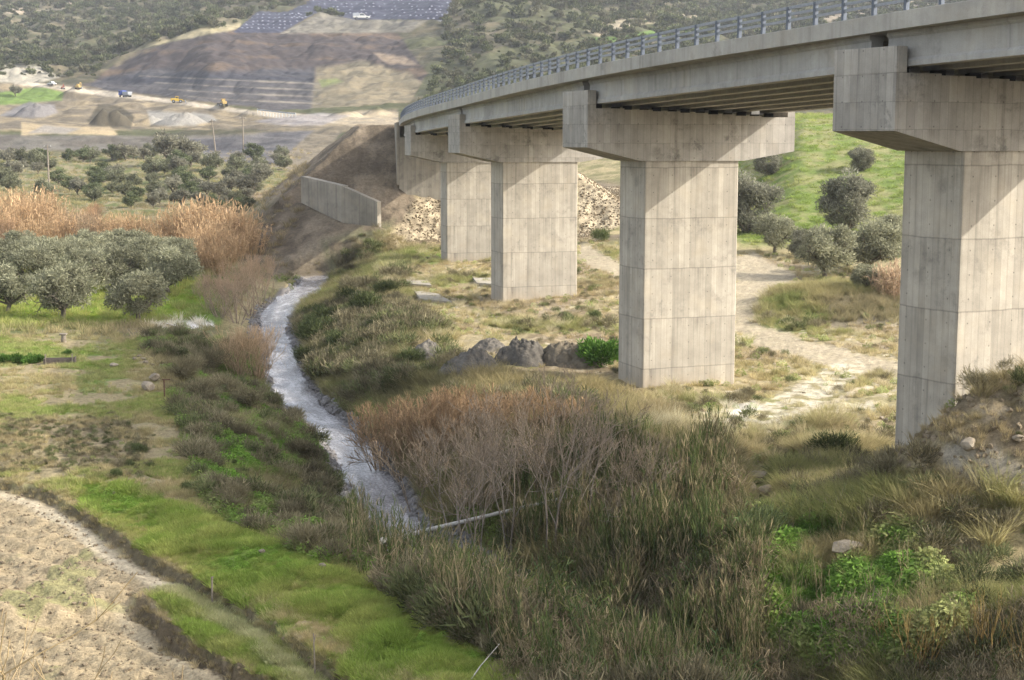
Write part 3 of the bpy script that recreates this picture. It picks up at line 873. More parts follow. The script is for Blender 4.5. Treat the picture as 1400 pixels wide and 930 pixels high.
EDGE_K = [(44.5, 2), (38.6, 12), (30.6, 27.5), (22.4, 43.5), tuple(at(1186, 125, 60.35)[:2]), tuple(at(785, 167, 88.2)[:2]),
          tuple(at(620.5, 190, 129.6)[:2]), tuple(at(557.5, 193, 166.2)[:2]), tuple(at(545.5, 170, 207)[:2]), tuple(at(541, 168, 225)[:2])]
DECK_D = [2, 25, 43, 60, 88, 130, 167, 207, 225]
DECK_Z = [20.0, 19.6, 19.12, 18.62, 17.82, 17.12, 16.52, 16.28, 16.25]

def cr_curve(P, step=1.0):
    P = np.array(P); out = []
    for i in range(len(P) - 1):
        p0 = P[max(i - 1, 0)]; p1 = P[i]; p2 = P[i + 1]; p3 = P[min(i + 2, len(P) - 1)]
        n = max(4, int(np.linalg.norm(p2 - p1) / .5))
        for t in np.linspace(0, 1, n, endpoint=False):
            out.append(.5 * (2 * p1 + (p2 - p0) * t + (2 * p0 - 5 * p1 + 4 * p2 - p3) * t * t + (3 * p1 - p0 - 3 * p2 + p3) * t ** 3))
    out.append(P[-1])
    out = np.array(out)
    s = np.concatenate([[0], np.cumsum(np.linalg.norm(np.diff(out, axis=0), axis=1))])
    ss = np.arange(0, s[-1], step)
    return np.stack([np.interp(ss, s, out[:, 0]), np.interp(ss, s, out[:, 1])], 1)

EC = cr_curve(EDGE_K, 1.0)
ED = np.gradient(EC, axis=0); ED /= np.linalg.norm(ED, axis=1)[:, None]
EN = np.stack([ED[:, 1], -ED[:, 0]], 1)          # points to the right of travel (away from the viewer's side)
_zk = np.interp(EC[:, 1], DECK_D, DECK_Z)
_k = np.ones(15) / 15
EZ = np.convolve(np.pad(_zk, 7, mode='edge'), _k, 'valid')
i_end = int(np.argmin(np.abs(EC[:, 1] - 208.5)))
WID = 13.1
CROSS = -0.04
XDIR = Vector((0, 0, 0))

def sweep(prof, name, mat, parent, i0, i1, smooth=False):
    """closed profile of (right offset, height over the fascia foot) swept along the deck edge"""
    n = len(prof); V = []
    for i in range(i0, i1 + 1):
        for (r, h) in prof:
            p = EC[i] + EN[i] * r
            V.append((p[0], p[1], EZ[i] + h + CROSS * r))
    F = []
    m = i1 - i0 + 1
    for k in range(m - 1):
        for j in range(n):
            a = k * n + j; b = k * n + (j + 1) % n
            F.append((a, a + n, b + n, b))
    me = bpy.data.meshes.new(name)
    me.from_pydata(V, [], F + [tuple(range(n))[::-1], tuple(range((m - 1) * n, m * n))])
    bm = bmesh.new(); bm.from_mesh(me); bmesh.ops.recalc_face_normals(bm, faces=bm.faces); bm.to_mesh(me); bm.free()
    return obj(name, me, mat, parent)

deck = sweep([(.06, .06), (.06, .30), (WID - .06, .30), (WID - .06, .06), (WID - .5, .0), (.5, .0)], 'deck_slab', M['deck'], bridge, 0, i_end)
for r0, r1 in ((0, .62), (WID - .62, WID)):
    sweep([(r0, -.02), (r0, .62), (r0 + .02, .64), (r1 - .02, .64), (r1, .62), (r1, .302), (.065 if r0 == 0 else r1 - .08, .302), (.055 if r0 == 0 else r1 - .09, .0)][:8], 'kerb', M['deck'], deck, 0, i_end)
sweep([(.66, .303), (.66, .345), (WID - .66, .345), (WID - .66, .303)], 'road_surface', M['asphalt'], deck, 0, i_end)

# piers: (end-face middle in the picture, depth, sideways lean of the bridge axis, index of deck height)
PIERS = []
for (px, py, D, s) in [(1181, 125, 60.3, .455), (786, 167, 88.2, .35), (620.5, 190, 129.6, .30), (557.5, 193, 166.2, .24)]:
    c = math.sqrt(1 - s * s)
    m = at(px, py, D)
    PIERS.append(dict(m=Vector((m.x, m.y, 0)), d=Vector((-s, c, 0)), a=Vector((c, s, 0)), zb=float(np.interp(D, DECK_D, DECK_Z))))
p0 = PIERS[0]                              # one more pier beyond the right edge of the view
PIERS.insert(0, dict(m=Vector((28.2, 32.2, 0)), d=Vector((-.47, .883, 0)), a=Vector((.883, .47, 0)), zb=19.4))
THK = 3.7
CAPL = 13.4
zg = [5.0, 0.0, -.6, .2, .4]
plabels = [None, 'nearest concrete pier at the right edge, its foot behind a dirt mound', 'tall concrete pier beside the pale dirt track, shadow edge across its top',
           'concrete pier standing between two farther piers, reddish stain at its foot', 'farthest concrete pier, standing in front of the abutment and rubble slope']
pier_objs = []
CAPLS = [13.4, 13.4, 13.4, 14.3, 14.6]; HXS = [3.05, 3.05, 3.05, 3.38, 3.38]
for k, P in enumerate(PIERS):
    ang = math.atan2(P['a'].y, P['a'].x)
    zt = P['zb'] - 1.60; zb = P['zb'] - 3.80
    CAPL = CAPLS[k]; hx = HXS[k]
    # column
    base = zg[k] - 1.2
    colh = zb - .80 - base
    mb = MB()
    hy = 1.72
    mb.prism([(-hx + .06, -hy), (hx - .06, -hy), (hx, -hy + .06), (hx, hy - .06), (hx - .06, hy), (-hx + .06, hy), (-hx, hy - .06), (-hx, -hy + .06)], 0, colh, axis='z')
    o = mb.build('pier', M['pier'], bridge)
    cc = P['m'] + P['a'] * (CAPL / 2)
    o.location = (cc.x, cc.y, base); o.rotation_euler = (0, 0, ang)
    if plabels[k]: o['label'] = plabels[k]
    pier_objs.append(o)
    # cap, local to the column
    mb = MB()
    L2 = CAPL / 2
    zc0 = zb - base; zc1 = zt - base
    top = []
    step = 1.9
    xs = L2
    topz = lambda x: zc1 - .04 * (x + L2)
    nst = 7
    prof = [(-L2, zc0), (-hx - .25, zc0 - .797), (hx + .25, zc0 - .797), (L2, zc0 - .25)]
    edges = [-L2 + .5 + i * ((CAPL - 1.0) / nst) for i in range(nst + 1)]
    edges[0] = -L2; edges[-1] = L2
    for i in range(nst - 1, -1, -1):
        zz = zc1 - .075 * i
        prof.append((edges[i + 1], zz)); prof.append((edges[i], zz))
    mb.prism(prof, -THK / 2, THK / 2, axis='y')
    cap = mb.build('pier_cap', M['cap'], o)
    for sx, hh, th in ((-1, 1.0, .52), (1, .62, .5)):
        mb = MB()
        z0 = (zc1 if sx < 0 else zc1 - .075 * (nst - 1)) + .003
        mb.box((sx * (L2 - th / 2), 0, z0 + hh / 2), (th, THK - .006, hh), bevel=.015)
        mb.build('end_block', M['cap'], o)
    P['edges'] = edges

CAPL = 13.4
# girders: seven straight beams per span
ends = [dict(m=Vector((41.5, 7, 0)), a=Vector((.86, .51, 0)), d=Vector((-.51, .86, 0)), zb=19.95)] + PIERS
mA = at(545.5, 170, 207.3)
ends.append(dict(m=Vector((mA.x, mA.y, 0)), a=Vector((.995, .1, 0)), d=Vector((-.1, .995, 0)), zb=16.28))
GH = 1.36
def girder_prof():
    b = [(-.36, 0), (.36, 0), (.36, .20), (.27, .32), (.27, 1.12), (.36, 1.22), (.36, GH), (-.36, GH), (-.36, 1.22), (-.27, 1.12), (-.27, .32), (-.36, .20)]
    return b
for k in range(1, len(ends) - 1):
    A, B = ends[k], ends[k + 1]
    for i in range(7):
        r = .98 + i * 1.855
        pa = A['m'] + A['a'] * r; pb = B['m'] + B['a'] * r
        za = A['zb'] + CROSS * r - GH + .01; zb_ = B['zb'] + CROSS * r - GH + .01
        pa.z = za; pb.z = zb_
        d = (pb - pa); L = d.length; u = d.normalized()
        ga = .55 if i else .50
        mb = MB()
        mb.prism(girder_prof(), ga, L - .55, axis='x')
        o = mb.build('girder', M['girder'], bridge)
        yv = Vector((0, 0, 1)).cross(u).normalized(); zv = u.cross(yv)
        o.matrix_world = Matrix(((u.x, yv.x, zv.x, pa.x), (u.y, yv.y, zv.y, pa.y), (u.z, yv.z, zv.z, pa.z), (0, 0, 0, 1)))
        # rubber bearing pads under both ends
        for t in (1.0, L - 1.0):
            q = pa + u * t
            mb = MB(); mb.box((q.x, q.y, q.z - .14), (.5, .5, .27)); mb.build('bearing_pad', M['rubber'], bridge)
    # cross beams close to the piers, they shut the view between the girders
    for t in (.10, .5, .90):
        q0 = A['m'].lerp(B['m'], t) ; a_ = A['a'].lerp(B['a'], t).normalized()
        zc_ = A['zb'] * (1 - t) + B['zb'] * t
        mb = MB()
        c = q0 + a_ * 6.5
        mb.box((0, 0, 0), (11.0, .30, 1.0))
        o = mb.build('cross_beam', M['girder'], bridge)
        o.location = (c.x, c.y, zc_ - .52 + CROSS * 6.5)
        o.rotation_euler = (0, -math.atan(CROSS) , math.atan2(a_.y, a_.x))

# abutment
A = ends[-1]
ang = math.atan2(A['a'].y, A['a'].x)
mb = MB()
zt = A['zb'] - 1.55
mb.prism([(0, 7.8), (.0, zt), (13.4, zt - .5), (13.4, 7.5), (10.2, 5.0), (3.6, 5.0)], 0, 2.4, axis='y')
o = mb.build('abutment', M['wall'], bridge); o.location = (A['m'].x, A['m'].y - .4, 0); o.rotation_euler = (0, 0, ang)
mb = MB(); mb.box((6.7, 1.95, zt + .62), (13.2, .9, 1.78)); ob = mb.build('back_wall', M['wall'], o)
mb = MB(); mb.box((-.10, 5.6, zt - 2.2), (.45, 11.2, 8.4), bevel=.03); ob = mb.build('wing_wall', M['wall'], o)
mb = MB(); mb.box((13.5, 5.6, zt - 2.8), (.45, 11.2, 8.0), bevel=.03); ob = mb.build('wing_wall', M['wall'], o)

# railing on the viewer's side: posts every two metres and three rails, and the far one as rails with posts in one part
def railing(r, near):
    zoff = .64 + CROSS * r
    n = i_end
    rails = MB()
    me_v = []; me_f = []
    for (h, hw_, hh) in ((.95, .06, .06), (.68, .04, .055), (.42, .04, .055)):
        base = len(me_v)
        for i in range(0, n + 1):
            p = EC[i] + EN[i] * r
            z = EZ[i] + zoff + h
            for (du, dv) in ((-hw_, -hh), (hw_, -hh), (hw_, hh), (-hw_, hh)):
                q = p + EN[i] * du
                me_v.append((q[0], q[1], z + dv))
        for i in range(n):
            for j in range(4):
                a = base + i * 4 + j; b = base + i * 4 + (j + 1) % 4
                me_f.append((a, b, b + 4, a + 4))
    me = bpy.data.meshes.new('railing'); me.from_pydata(me_v, [], me_f); me.update()
    ro = obj('railing', me, M['galv'], bridge)
    post_me = None
    for i in range(n - 2, 8, -2):
        p = EC[i] + EN[i] * r
        if post_me is None:
            mb = MB(); mb.box((0, 0, .5), (.15, .17, 1.0), bevel=.01); mb.box((0, 0, .012), (.2, .24, .024))
            po = mb.build('post', M['galvdark'], ro); post_me = po.data
        else:
            po = obj('post', post_me, None, ro)
        po.location = (p[0], p[1], EZ[i] + zoff)
        po.rotation_euler = (0, 0, math.atan2(ED[i][1], ED[i][0]))
railing(.28, True)
railing(WID - .30, False)

# concrete retaining wall at the side of the embankment
wa = gp(414, 262); wb = gp(489, 308); wc = gp(517, 303)
def wallseg(mb, pts, tops, th=.45):
    for (p, q, t0, t1) in zip(pts[:-1], pts[1:], tops[:-1], tops[1:]):
        d = Vector((q[0] - p[0], q[1] - p[1], 0)); L = d.length; u = d / L; nn = Vector((-u.y, u.x, 0)) * th
        vs = []
        for (pt, tz) in ((p, t0), (q, t1)):
            for off in (Vector((0, 0, 0)), nn):
                for z in (pt[2] - 2.0, tz):
                    vs.append(mb.bm.verts.new((pt[0] + off.x, pt[1] + off.y, z)))
        a0, a1, b0, b1, c0, c1, e0, e1 = vs
        for f in ((a0, c0, c1, a1), (b0, b1, e1, e0), (a1, c1, e1, b1), (a0, a1, b1, b0), (c0, e0, e1, c1)):
            mb.bm.faces.new(f)
RW = WALLP
RT = [at(412, 241, 199).z, at(467, 254, 190.5).z, at(516, 276, 188.5).z]
mb = MB(); wallseg(mb, [tuple(p) for p in RW], RT, 1.0)
bmesh.ops.recalc_face_normals(mb.bm, faces=mb.bm.faces)
o = mb.build('retaining_wall', M['wall'])
tag(o, 'streaked concrete retaining wall sloping down the embankment beside the stream', 'wall')

# ------------------------------------------------------------------ plant builders
def mat_foliage_tint(name, trans=.4, var=.25, mixk=.55, gain=1.55):
    m, nt = new_mat(name); N = NT(nt)
    a = N.n('ShaderNodeAttribute', attribute_name='Col')
    t_ = N.n('ShaderNodeAttribute', attribute_name='tint', attribute_type='INSTANCER')
    oi = N.n('ShaderNodeObjectInfo')
    k = N.ramp(oi.outputs['Random'], [(0, 1 - var), (1, 1 + var)])
    c = N.mix(1.0, N.mix(mixk, a.outputs['Color'], t_.outputs['Color']), N.math('MULTIPLY', k, gain), 'MULTIPLY')
    d = N.n('ShaderNodeBsdfDiffuse', i_Color=c)
    t = N.n('ShaderNodeBsdfTranslucent', i_Color=c)
    mx = N.n('ShaderNodeMixShader', i_Fac=trans)
    N.l(d.outputs[0], mx.inputs[1]); N.l(t.outputs[0], mx.inputs[2])
    N.out(mx.outputs[0]); return m
M['grassi'] = mat_foliage_tint('field_grass')
def ribbons(P, D, L, Wd, bend, segs, col, colj=.2, r=None, taper=1.0, flatdir=None):
    """n bending strips: foot P, direction D, length L, width Wd, sag vector bend"""
    r = r or rng
    P = np.asarray(P, float); n = len(P)
    D = np.asarray(D, float); D = D / np.linalg.norm(D, axis=1)[:, None]
    L = np.broadcast_to(np.asarray(L, float), (n,)); Wd = np.broadcast_to(np.asarray(Wd, float), (n,))
    bend = np.broadcast_to(np.asarray(bend, float), (n, 3))
    q = r.normal(size=(n, 3)) if flatdir is None else np.broadcast_to(flatdir, (n, 3))
    side = np.cross(D, q); side /= (np.linalg.norm(side, axis=1)[:, None] + 1e-9)
    t = np.linspace(0, 1, segs + 1)
    c = P[:, None, :] + D[:, None, :] * (L[:, None] * t)[..., None] + bend[:, None, :] * (L[:, None] * t ** 2)[..., None]
    prof = np.maximum((1 - t ** 1.5) * taper + (1 - taper), .08)
    if segs >= 2: prof[0] *= .7
    h = side[:, None, :] * (Wd[:, None] * prof[None, :] * .5)[..., None]
    V = np.stack([c - h, c + h], 2).reshape(-1, 3)
    k = segs + 1
    base = (np.arange(n) * k * 2)[:, None] + (np.arange(segs) * 2)[None, :]
    F = np.stack([base, base + 1, base + 3, base + 2], -1).reshape(-1, 4)
    col = np.broadcast_to(np.asarray(col, float), (n, 3)) * (1 + colj * r.uniform(-1, 1, (n, 1)))
    Cc = np.repeat(col, k * 2, 0)
    return V, F, Cc

def tubes(segs, col, colj=.15, r=None, n=3):
    """segments (p0, p1, r0, r1) as open prisms"""
    r = r or rng
    A = np.array([s[0] for s in segs], float); B = np.array([s[1] for s in segs], float)
    ra = np.array([s[2] for s in segs], float); rb = np.array([s[3] for s in segs], float)
    d = B - A; d /= (np.linalg.norm(d, axis=1)[:, None] + 1e-9)
    up = np.where(np.abs(d[:, 2:3]) > .9, np.array([[1., 0, 0]]), np.array([[0, 0, 1.]]))
    s = np.cross(d, up); s /= np.linalg.norm(s, axis=1)[:, None]
    u = np.cross(d, s)
    an = np.arange(n) * 2 * math.pi / n
    ring = s[:, None, :] * np.cos(an)[None, :, None] + u[:, None, :] * np.sin(an)[None, :, None]
    V = np.concatenate([A[:, None, :] + ring * ra[:, None, None], B[:, None, :] + ring * rb[:, None, None]], 1).reshape(-1, 3)
    m = len(segs)
    b = (np.arange(m) * 2 * n)[:, None]
    j = np.arange(n)[None, :]; j2 = (j + 1) % n
    F = np.stack([b + j, b + j2, b + n + j2, b + n + j], -1).reshape(-1, 4)
    col = np.broadcast_to(np.asarray(col, float), (m, 3)) * (1 + colj * r.uniform(-1, 1, (m, 1)))
    return V, F, np.repeat(col, 2 * n, 0)

def join(parts):
    Vs, Fs, Cs = [], [], []; o = 0
    for V, F, c in parts:
        Vs.append(V); Fs.append(F + o); Cs.append(c); o += len(V)
    return np.concatenate(Vs), np.concatenate(Fs), np.concatenate(Cs)

def pmesh(name, parts, mat, smooth=False):
    V, F, c = join(parts)
    me = mesh_np(name, V, F, np.clip(c, .004, .9), smooth)
    me.materials.append(mat)
    return me

def branch(p, d, L, r, depth, segs, tips, rr, spread=.6, kids=(2, 4), wob=.18, up=.15, shrink=.66, nseg=3):
    p = np.array(p, float); d = np.array(d, float)
    for k in range(nseg):
        d = d + rr.normal(size=3) * wob; d[2] += up * .3; d /= np.linalg.norm(d)
        q = p + d * L / nseg
        r2 = r * (1 - .5 / nseg)
        segs.append((p, q, r, r2))
        if depth > 0 and k >= nseg - 2 and k < nseg - 1 and rr.random() < .8:
            e = d + rr.normal(size=3) * spread; e[2] += up; e /= np.linalg.norm(e)
            branch(q, e, L * shrink, r2 * .62, depth - 1, segs, tips, rr, spread, kids, wob, up, shrink, nseg)
        p = q; r = r2
    if depth > 0:
        for _ in range(rr.integers(kids[0], kids[1])):
            e = d + rr.normal(size=3) * spread; e[2] += up; e /= np.linalg.norm(e)
            branch(p, e, L * shrink, r * .7, depth - 1, segs, tips, rr, spread, kids, wob, up, shrink, nseg)
    else:
        tips.append(p)

def unit(rr, n):
    v = rr.normal(size=(n, 3)); return v / np.linalg.norm(v, axis=1)[:, None]

def olive_meshes(seed, h=4.6, w=5.6, sprigs=260, nclump=32, size=.27, base=(.215, .212, .135), trunk_h=.9, zmin=.22, zc=.57):
    rr = np.random.default_rng(seed)
    segs, tips = [], []
    p = np.array([0., 0, -.3]); d = np.array([rr.normal() * .1, rr.normal() * .1, 1.]); r = .26
    for k in range(4):
        d = d + np.array([rr.normal() * .15, rr.normal() * .15, 0]); d /= np.linalg.norm(d)
        q = p + d * (trunk_h + .3) / 4; segs.append((p, q, r, r * .9)); p = q; r *= .9
    for k in range(5):
        a = k * 2 * math.pi / 5 + rr.normal() * .3
        e = np.array([math.cos(a), math.sin(a), .9 + rr.normal() * .2]); e /= np.linalg.norm(e)
        branch(p, e, h * .33, .13, 2, segs, tips, rr, spread=.55, kids=(2, 3), up=.12)
    trunk = pmesh('olive_trunk', [tubes(segs, (.13, .11, .085), .3, rr, 6)], M['twig'])
    # clump centres: a broad uneven dome
    cs = []
    while len(cs) < nclump:
        q = rr.uniform(-1, 1, 3)
        rl = np.linalg.norm(q)
        if rl > 1 or rl < .45: continue
        q = q * np.array([w / 2 * .82, w / 2 * .82, h * (.33 if zmin > .1 else .44)]) + np.array([0, 0, h * zc])
        if q[2] < h * zmin: continue
        cs.append(q)
    cs = np.array(cs)
    parts = []
    for c in cs:
        rc = rr.uniform(.55, .95) * w / 5.2
        n = int(sprigs * rr.uniform(.6, 1.3))
        dirs = unit(rr, n)
        rad_ = rc * rr.random((n, 1)) ** .45
        P = c + dirs * rad_ * np.array([1, 1, .75])
        D = dirs * .7 + rr.normal(size=(n, 3)) * .55 + np.array([0, 0, .35])
        tone = rr.uniform(.8, 1.22)
        colr = np.array(base) * tone
        cc = colr[None, :] * (1 + .35 * (rr.random((n, 1)) - .4))
        silver = (rr.random((n, 1)) < .35)
        cc = np.where(silver, cc * np.array([1.35, 1.32, 1.38]), cc)
        parts.append(ribbons(P, D, size * rr.uniform(.6, 1.2, n), size * .36, (0, 0, -.12), 1, cc, .15, rr, taper=.6))
    crown = pmesh('olive_crown', parts, M['leaf'])
    return trunk, crown

def bare_shrub_mesh(seed, h=3.0, stems=22, depth=3, lean=.55, col0=(.20, .165, .13), col1=(.33, .21, .12), thick=.03, kids=(2, 4), fine=1.0, spread=.38):
    rr = np.random.default_rng(seed)
    segs, tips = [], []
    for k in range(stems):
        a = rr.uniform(0, 2 * math.pi); l = lean * rr.random() ** .7
        d = np.array([math.cos(a) * l, math.sin(a) * l, 1.]); d /= np.linalg.norm(d)
        p = np.array([math.cos(a), math.sin(a), 0]) * rr.uniform(0, .25) * h * .3; p[2] = -.15
        branch(p, d, h * rr.uniform(.36, .52), thick * rr.uniform(.6, 1.1), depth, segs, tips, rr, spread=spread, kids=kids, wob=.10, up=.25, shrink=.62, nseg=3)
    z = np.array([s[1][2] for s in segs]) / h
    t = np.clip(z * 1.1, 0, 1)[:, None]
    col = np.array(col0) * (1 - t) + np.array(col1) * t
    ss = [(a, b, max(c, .008 * fine), max(e, .006 * fine)) for (a, b, c, e) in segs]
    return pmesh('bare_shrub', [tubes(ss, col, .25, rr, 3)], M['twig'])

def cane_mesh(seed, h=4.6, rad_=1.7, stems=130, col=(.44, .30, .17), leaves=7, green=0.0):
    rr = np.random.default_rng(seed)
    a = rr.uniform(0, 2 * math.pi, stems); q = rad_ * rr.random(stems) ** .6
    P = np.stack([np.cos(a) * q, np.sin(a) * q, np.full(stems, -.2)], 1)
    D = np.stack([np.cos(a) * q * .16, np.sin(a) * q * .16, np.full(stems, 1.)], 1) + rr.normal(size=(stems, 3)) * np.array([.10, .10, 0])
    hs = h * rr.uniform(.62, 1.05, stems) * (1 - .22 * (q / rad_) ** 2)
    cst = np.array(col) * rr.uniform(.65, 1.1, (stems, 1))
    parts = [ribbons(P, D, hs, .05, rr.normal(size=(stems, 3)) * .08 * np.array([1, 1, 0]), 3, cst, .2, rr, .4)]
    Dn = D / np.linalg.norm(D, axis=1)[:, None]
    for k in range(leaves):
        f = rr.uniform(.25, 1.0, stems) ** .8
        LP = P + Dn * (hs * f)[:, None]
        an = rr.uniform(0, 2 * math.pi, stems)
        LD = np.stack([np.cos(an) * .6, np.sin(an) * .6, rr.uniform(.4, 1.2, stems)], 1)
        cl = np.array(col) * rr.uniform(.7, 1.25, (stems, 1))
        g = rr.random((stems, 1)) < green
        cl = np.where(g, np.array([.09, .12, .05]) * rr.uniform(.7, 1.3, (stems, 1)), cl)
        parts.append(ribbons(LP, LD, rr.uniform(.35, .75, stems), .09, (0, 0, -.55), 2, cl, .15, rr))
    pm = rr.random(stems) < .5
    top = (P + Dn * hs[:, None])[pm]
    parts.append(ribbons(top, Dn[pm] + rr.normal(size=(pm.sum(), 3)) * .2, rr.uniform(.4, .7, pm.sum()), .16, rr.normal(size=(pm.sum(), 3)) * .2, 2, np.array(col) * 1.12, .2, rr))
    return pmesh('cane_clump', parts, M['cane'])

def bush_mesh(seed, h=1.2, w=1.6, n=900, col=(.10, .10, .05), col2=(.17, .15, .09), size=.16, upd=.6, narrow=.28):
    rr = np.random.default_rng(seed)
    k = 9
    cs = np.stack([rr.uniform(-.6, .6, k) * w / 2, rr.uniform(-.6, .6, k) * w / 2, rr.uniform(.25, .7, k) * h], 1)
    ci = rr.integers(0, k, n)
    dirs = unit(rr, n)
    P = cs[ci] + dirs * (rr.random((n, 1)) ** .5) * np.array([w * .30, w * .30, h * .33])
    P[:, 2] = np.abs(P[:, 2])
    out = P - np.array([0, 0, h * .2]); out /= np.linalg.norm(out, axis=1)[:, None] + 1e-6
    D = out * .8 + rr.normal(size=(n, 3)) * .4 + np.array([0, 0, upd])
    tone = rr.uniform(.75, 1.25, k)[ci][:, None]
    t = rr.random((n, 1)) ** 1.5
    c = (np.array(col) * (1 - t) + np.array(col2) * t) * tone
    return pmesh('bush', [ribbons(P, D, size * rr.uniform(.6, 1.5, n), size * narrow, (0, 0, -.1), 1, c, .2, rr, .6)], M['scrub'])

def tuft_mesh(seed, h=.5, w=.35, n=40, col=(.30, .24, .12), col2=(.20, .18, .08), width=.018, lean=.5, sag=.35, segs=2, mat='grass'):
    rr = np.random.default_rng(seed)
    a = rr.uniform(0, 2 * math.pi, n); q = w * .5 * rr.random(n) ** .6
    P = np.stack([np.cos(a) * q, np.sin(a) * q, np.full(n, -.04)], 1)
    D = np.stack([np.cos(a) * lean * rr.random(n), np.sin(a) * lean * rr.random(n), np.ones(n)], 1) + rr.normal(size=(n, 3)) * np.array([.15, .15, 0])
    bend = np.stack([np.cos(a) * sag, np.sin(a) * sag, -.25 * np.ones(n)], 1) * rr.random((n, 1))
    t = rr.random((n, 1))
    c = np.array(col) * (1 - t) + np.array(col2) * t
    return pmesh('tuft', [ribbons(P, D, h * rr.uniform(.55, 1.1, n), width, bend, segs, c, .25, rr)], M['grassi'])

def weed_mesh(seed, h=.35, w=.5, n=110, col=(.09, .17, .03), col2=(.15, .24, .05), lw=.05):
    rr = np.random.default_rng(seed)
    a = rr.uniform(0, 2 * math.pi, n); q = w * .5 * rr.random(n) ** .5
    P = np.stack([np.cos(a) * q, np.sin(a) * q, h * rr.random(n) * (1 - .6 * (q / (w * .5)) ** 2)], 1)
    D = np.stack([np.cos(a), np.sin(a), rr.uniform(.1, 1.2, n)], 1) + rr.normal(size=(n, 3)) * .5
    t = rr.random((n, 1)); c = np.array(col) * (1 - t) + np.array(col2) * t
    return pmesh('weed', [ribbons(P, D, lw * 1.8 * rr.uniform(.6, 1.3, n), lw, (0, 0, -.3), 1, c, .25, rr, .5)], M['grassi'])

def spike_mesh(seed, h=3.0, w=.6, n=7, green=(.085, .125, .045), dry=(.26, .21, .12), dryness=.2):
    rr = np.random.default_rng(seed)
    a = rr.uniform(0, 2 * math.pi, n); q = w * rr.random(n)
    P = np.stack([np.cos(a) * q, np.sin(a) * q, np.full(n, -.2)], 1)
    D = np.stack([rr.normal(size=n) * .07, rr.normal(size=n) * .07, np.ones(n)], 1)
    hs = h * rr.uniform(.5, 1.1, n)
    isdry = rr.random((n, 1)) < dryness
    sc = np.where(isdry, np.array(dry), np.array(green)) * rr.uniform(.7, 1.25, (n, 1))
    parts = [ribbons(P, D, hs, .045, rr.normal(size=(n, 3)) * .06 * np.array([1, 1, 0]), 3, sc, .2, rr, .7)]
    Dn = D / np.linalg.norm(D, axis=1)[:, None]
    for k in range(11):
        f = rr.uniform(.12, .98, n)
        LP = P + Dn * (hs * f)[:, None]
        an = rr.uniform(0, 2 * math.pi, n)
        LD = np.stack([np.cos(an) * .42, np.sin(an) * .42, rr.uniform(.9, 1.8, n)], 1)
        cl = np.where(isdry, np.array(dry), np.array(green) * 1.1) * rr.uniform(.6, 1.45, (n, 1))
        parts.append(ribbons(LP, LD, rr.uniform(.35, .65, n), .045, (0, 0, -.22), 2, cl, .2, rr))
    return pmesh('reed', parts, M['cane'])

def reed_mesh(seed, h=2.6, w=.5, n=6, green=(.095, .125, .042), dry=(.22, .175, .10), dryness=.4, leaves=7, lw=.055):
    rr = np.random.default_rng(seed)
    a = rr.uniform(0, 2 * math.pi, n); q = w * rr.random(n)
    P = np.stack([np.cos(a) * q, np.sin(a) * q, np.full(n, -.2)], 1)
    D = np.stack([rr.normal(size=n) * .16, rr.normal(size=n) * .16, np.ones(n)], 1)
    hs = h * rr.uniform(.55, 1.1, n)
    isdry = rr.random((n, 1)) < dryness
    sc = np.where(isdry, np.array(dry), np.array(green) * 1.1) * rr.uniform(.7, 1.2, (n, 1))
    parts = [ribbons(P, D, hs, .028, rr.normal(size=(n, 3)) * .10 * np.array([1, 1, 0]), 3, sc, .2, rr, .5)]
    Dn = D / np.linalg.norm(D, axis=1)[:, None]
    for k in range(leaves):
        f = rr.uniform(.25, 1.0, n)
        LP = P + Dn * (hs * f)[:, None]
        an = rr.uniform(0, 2 * math.pi, n)
        LD = np.stack([np.cos(an) * .5, np.sin(an) * .5, rr.uniform(.5, 1.5, n)], 1)
        cl = np.where(isdry, np.array(dry) * 1.1, np.array(green) * 1.15) * rr.uniform(.6, 1.4, (n, 1))
        parts.append(ribbons(LP, LD, rr.uniform(.4, .8, n), lw, (0, 0, -.7), 2, cl, .2, rr))
    return pmesh('reed', parts, M['cane'])

# ---- scattering of what nobody could count
PROTO = {}
def proto_coll(key, meshes):
    c = bpy.data.collections.new('kinds_' + key)
    for i, me in enumerate(meshes):
        o = bpy.data.objects.new('%s_%02d' % (key, i), me)
        c.objects.link(o)
    PROTO[key] = (c, len(meshes))

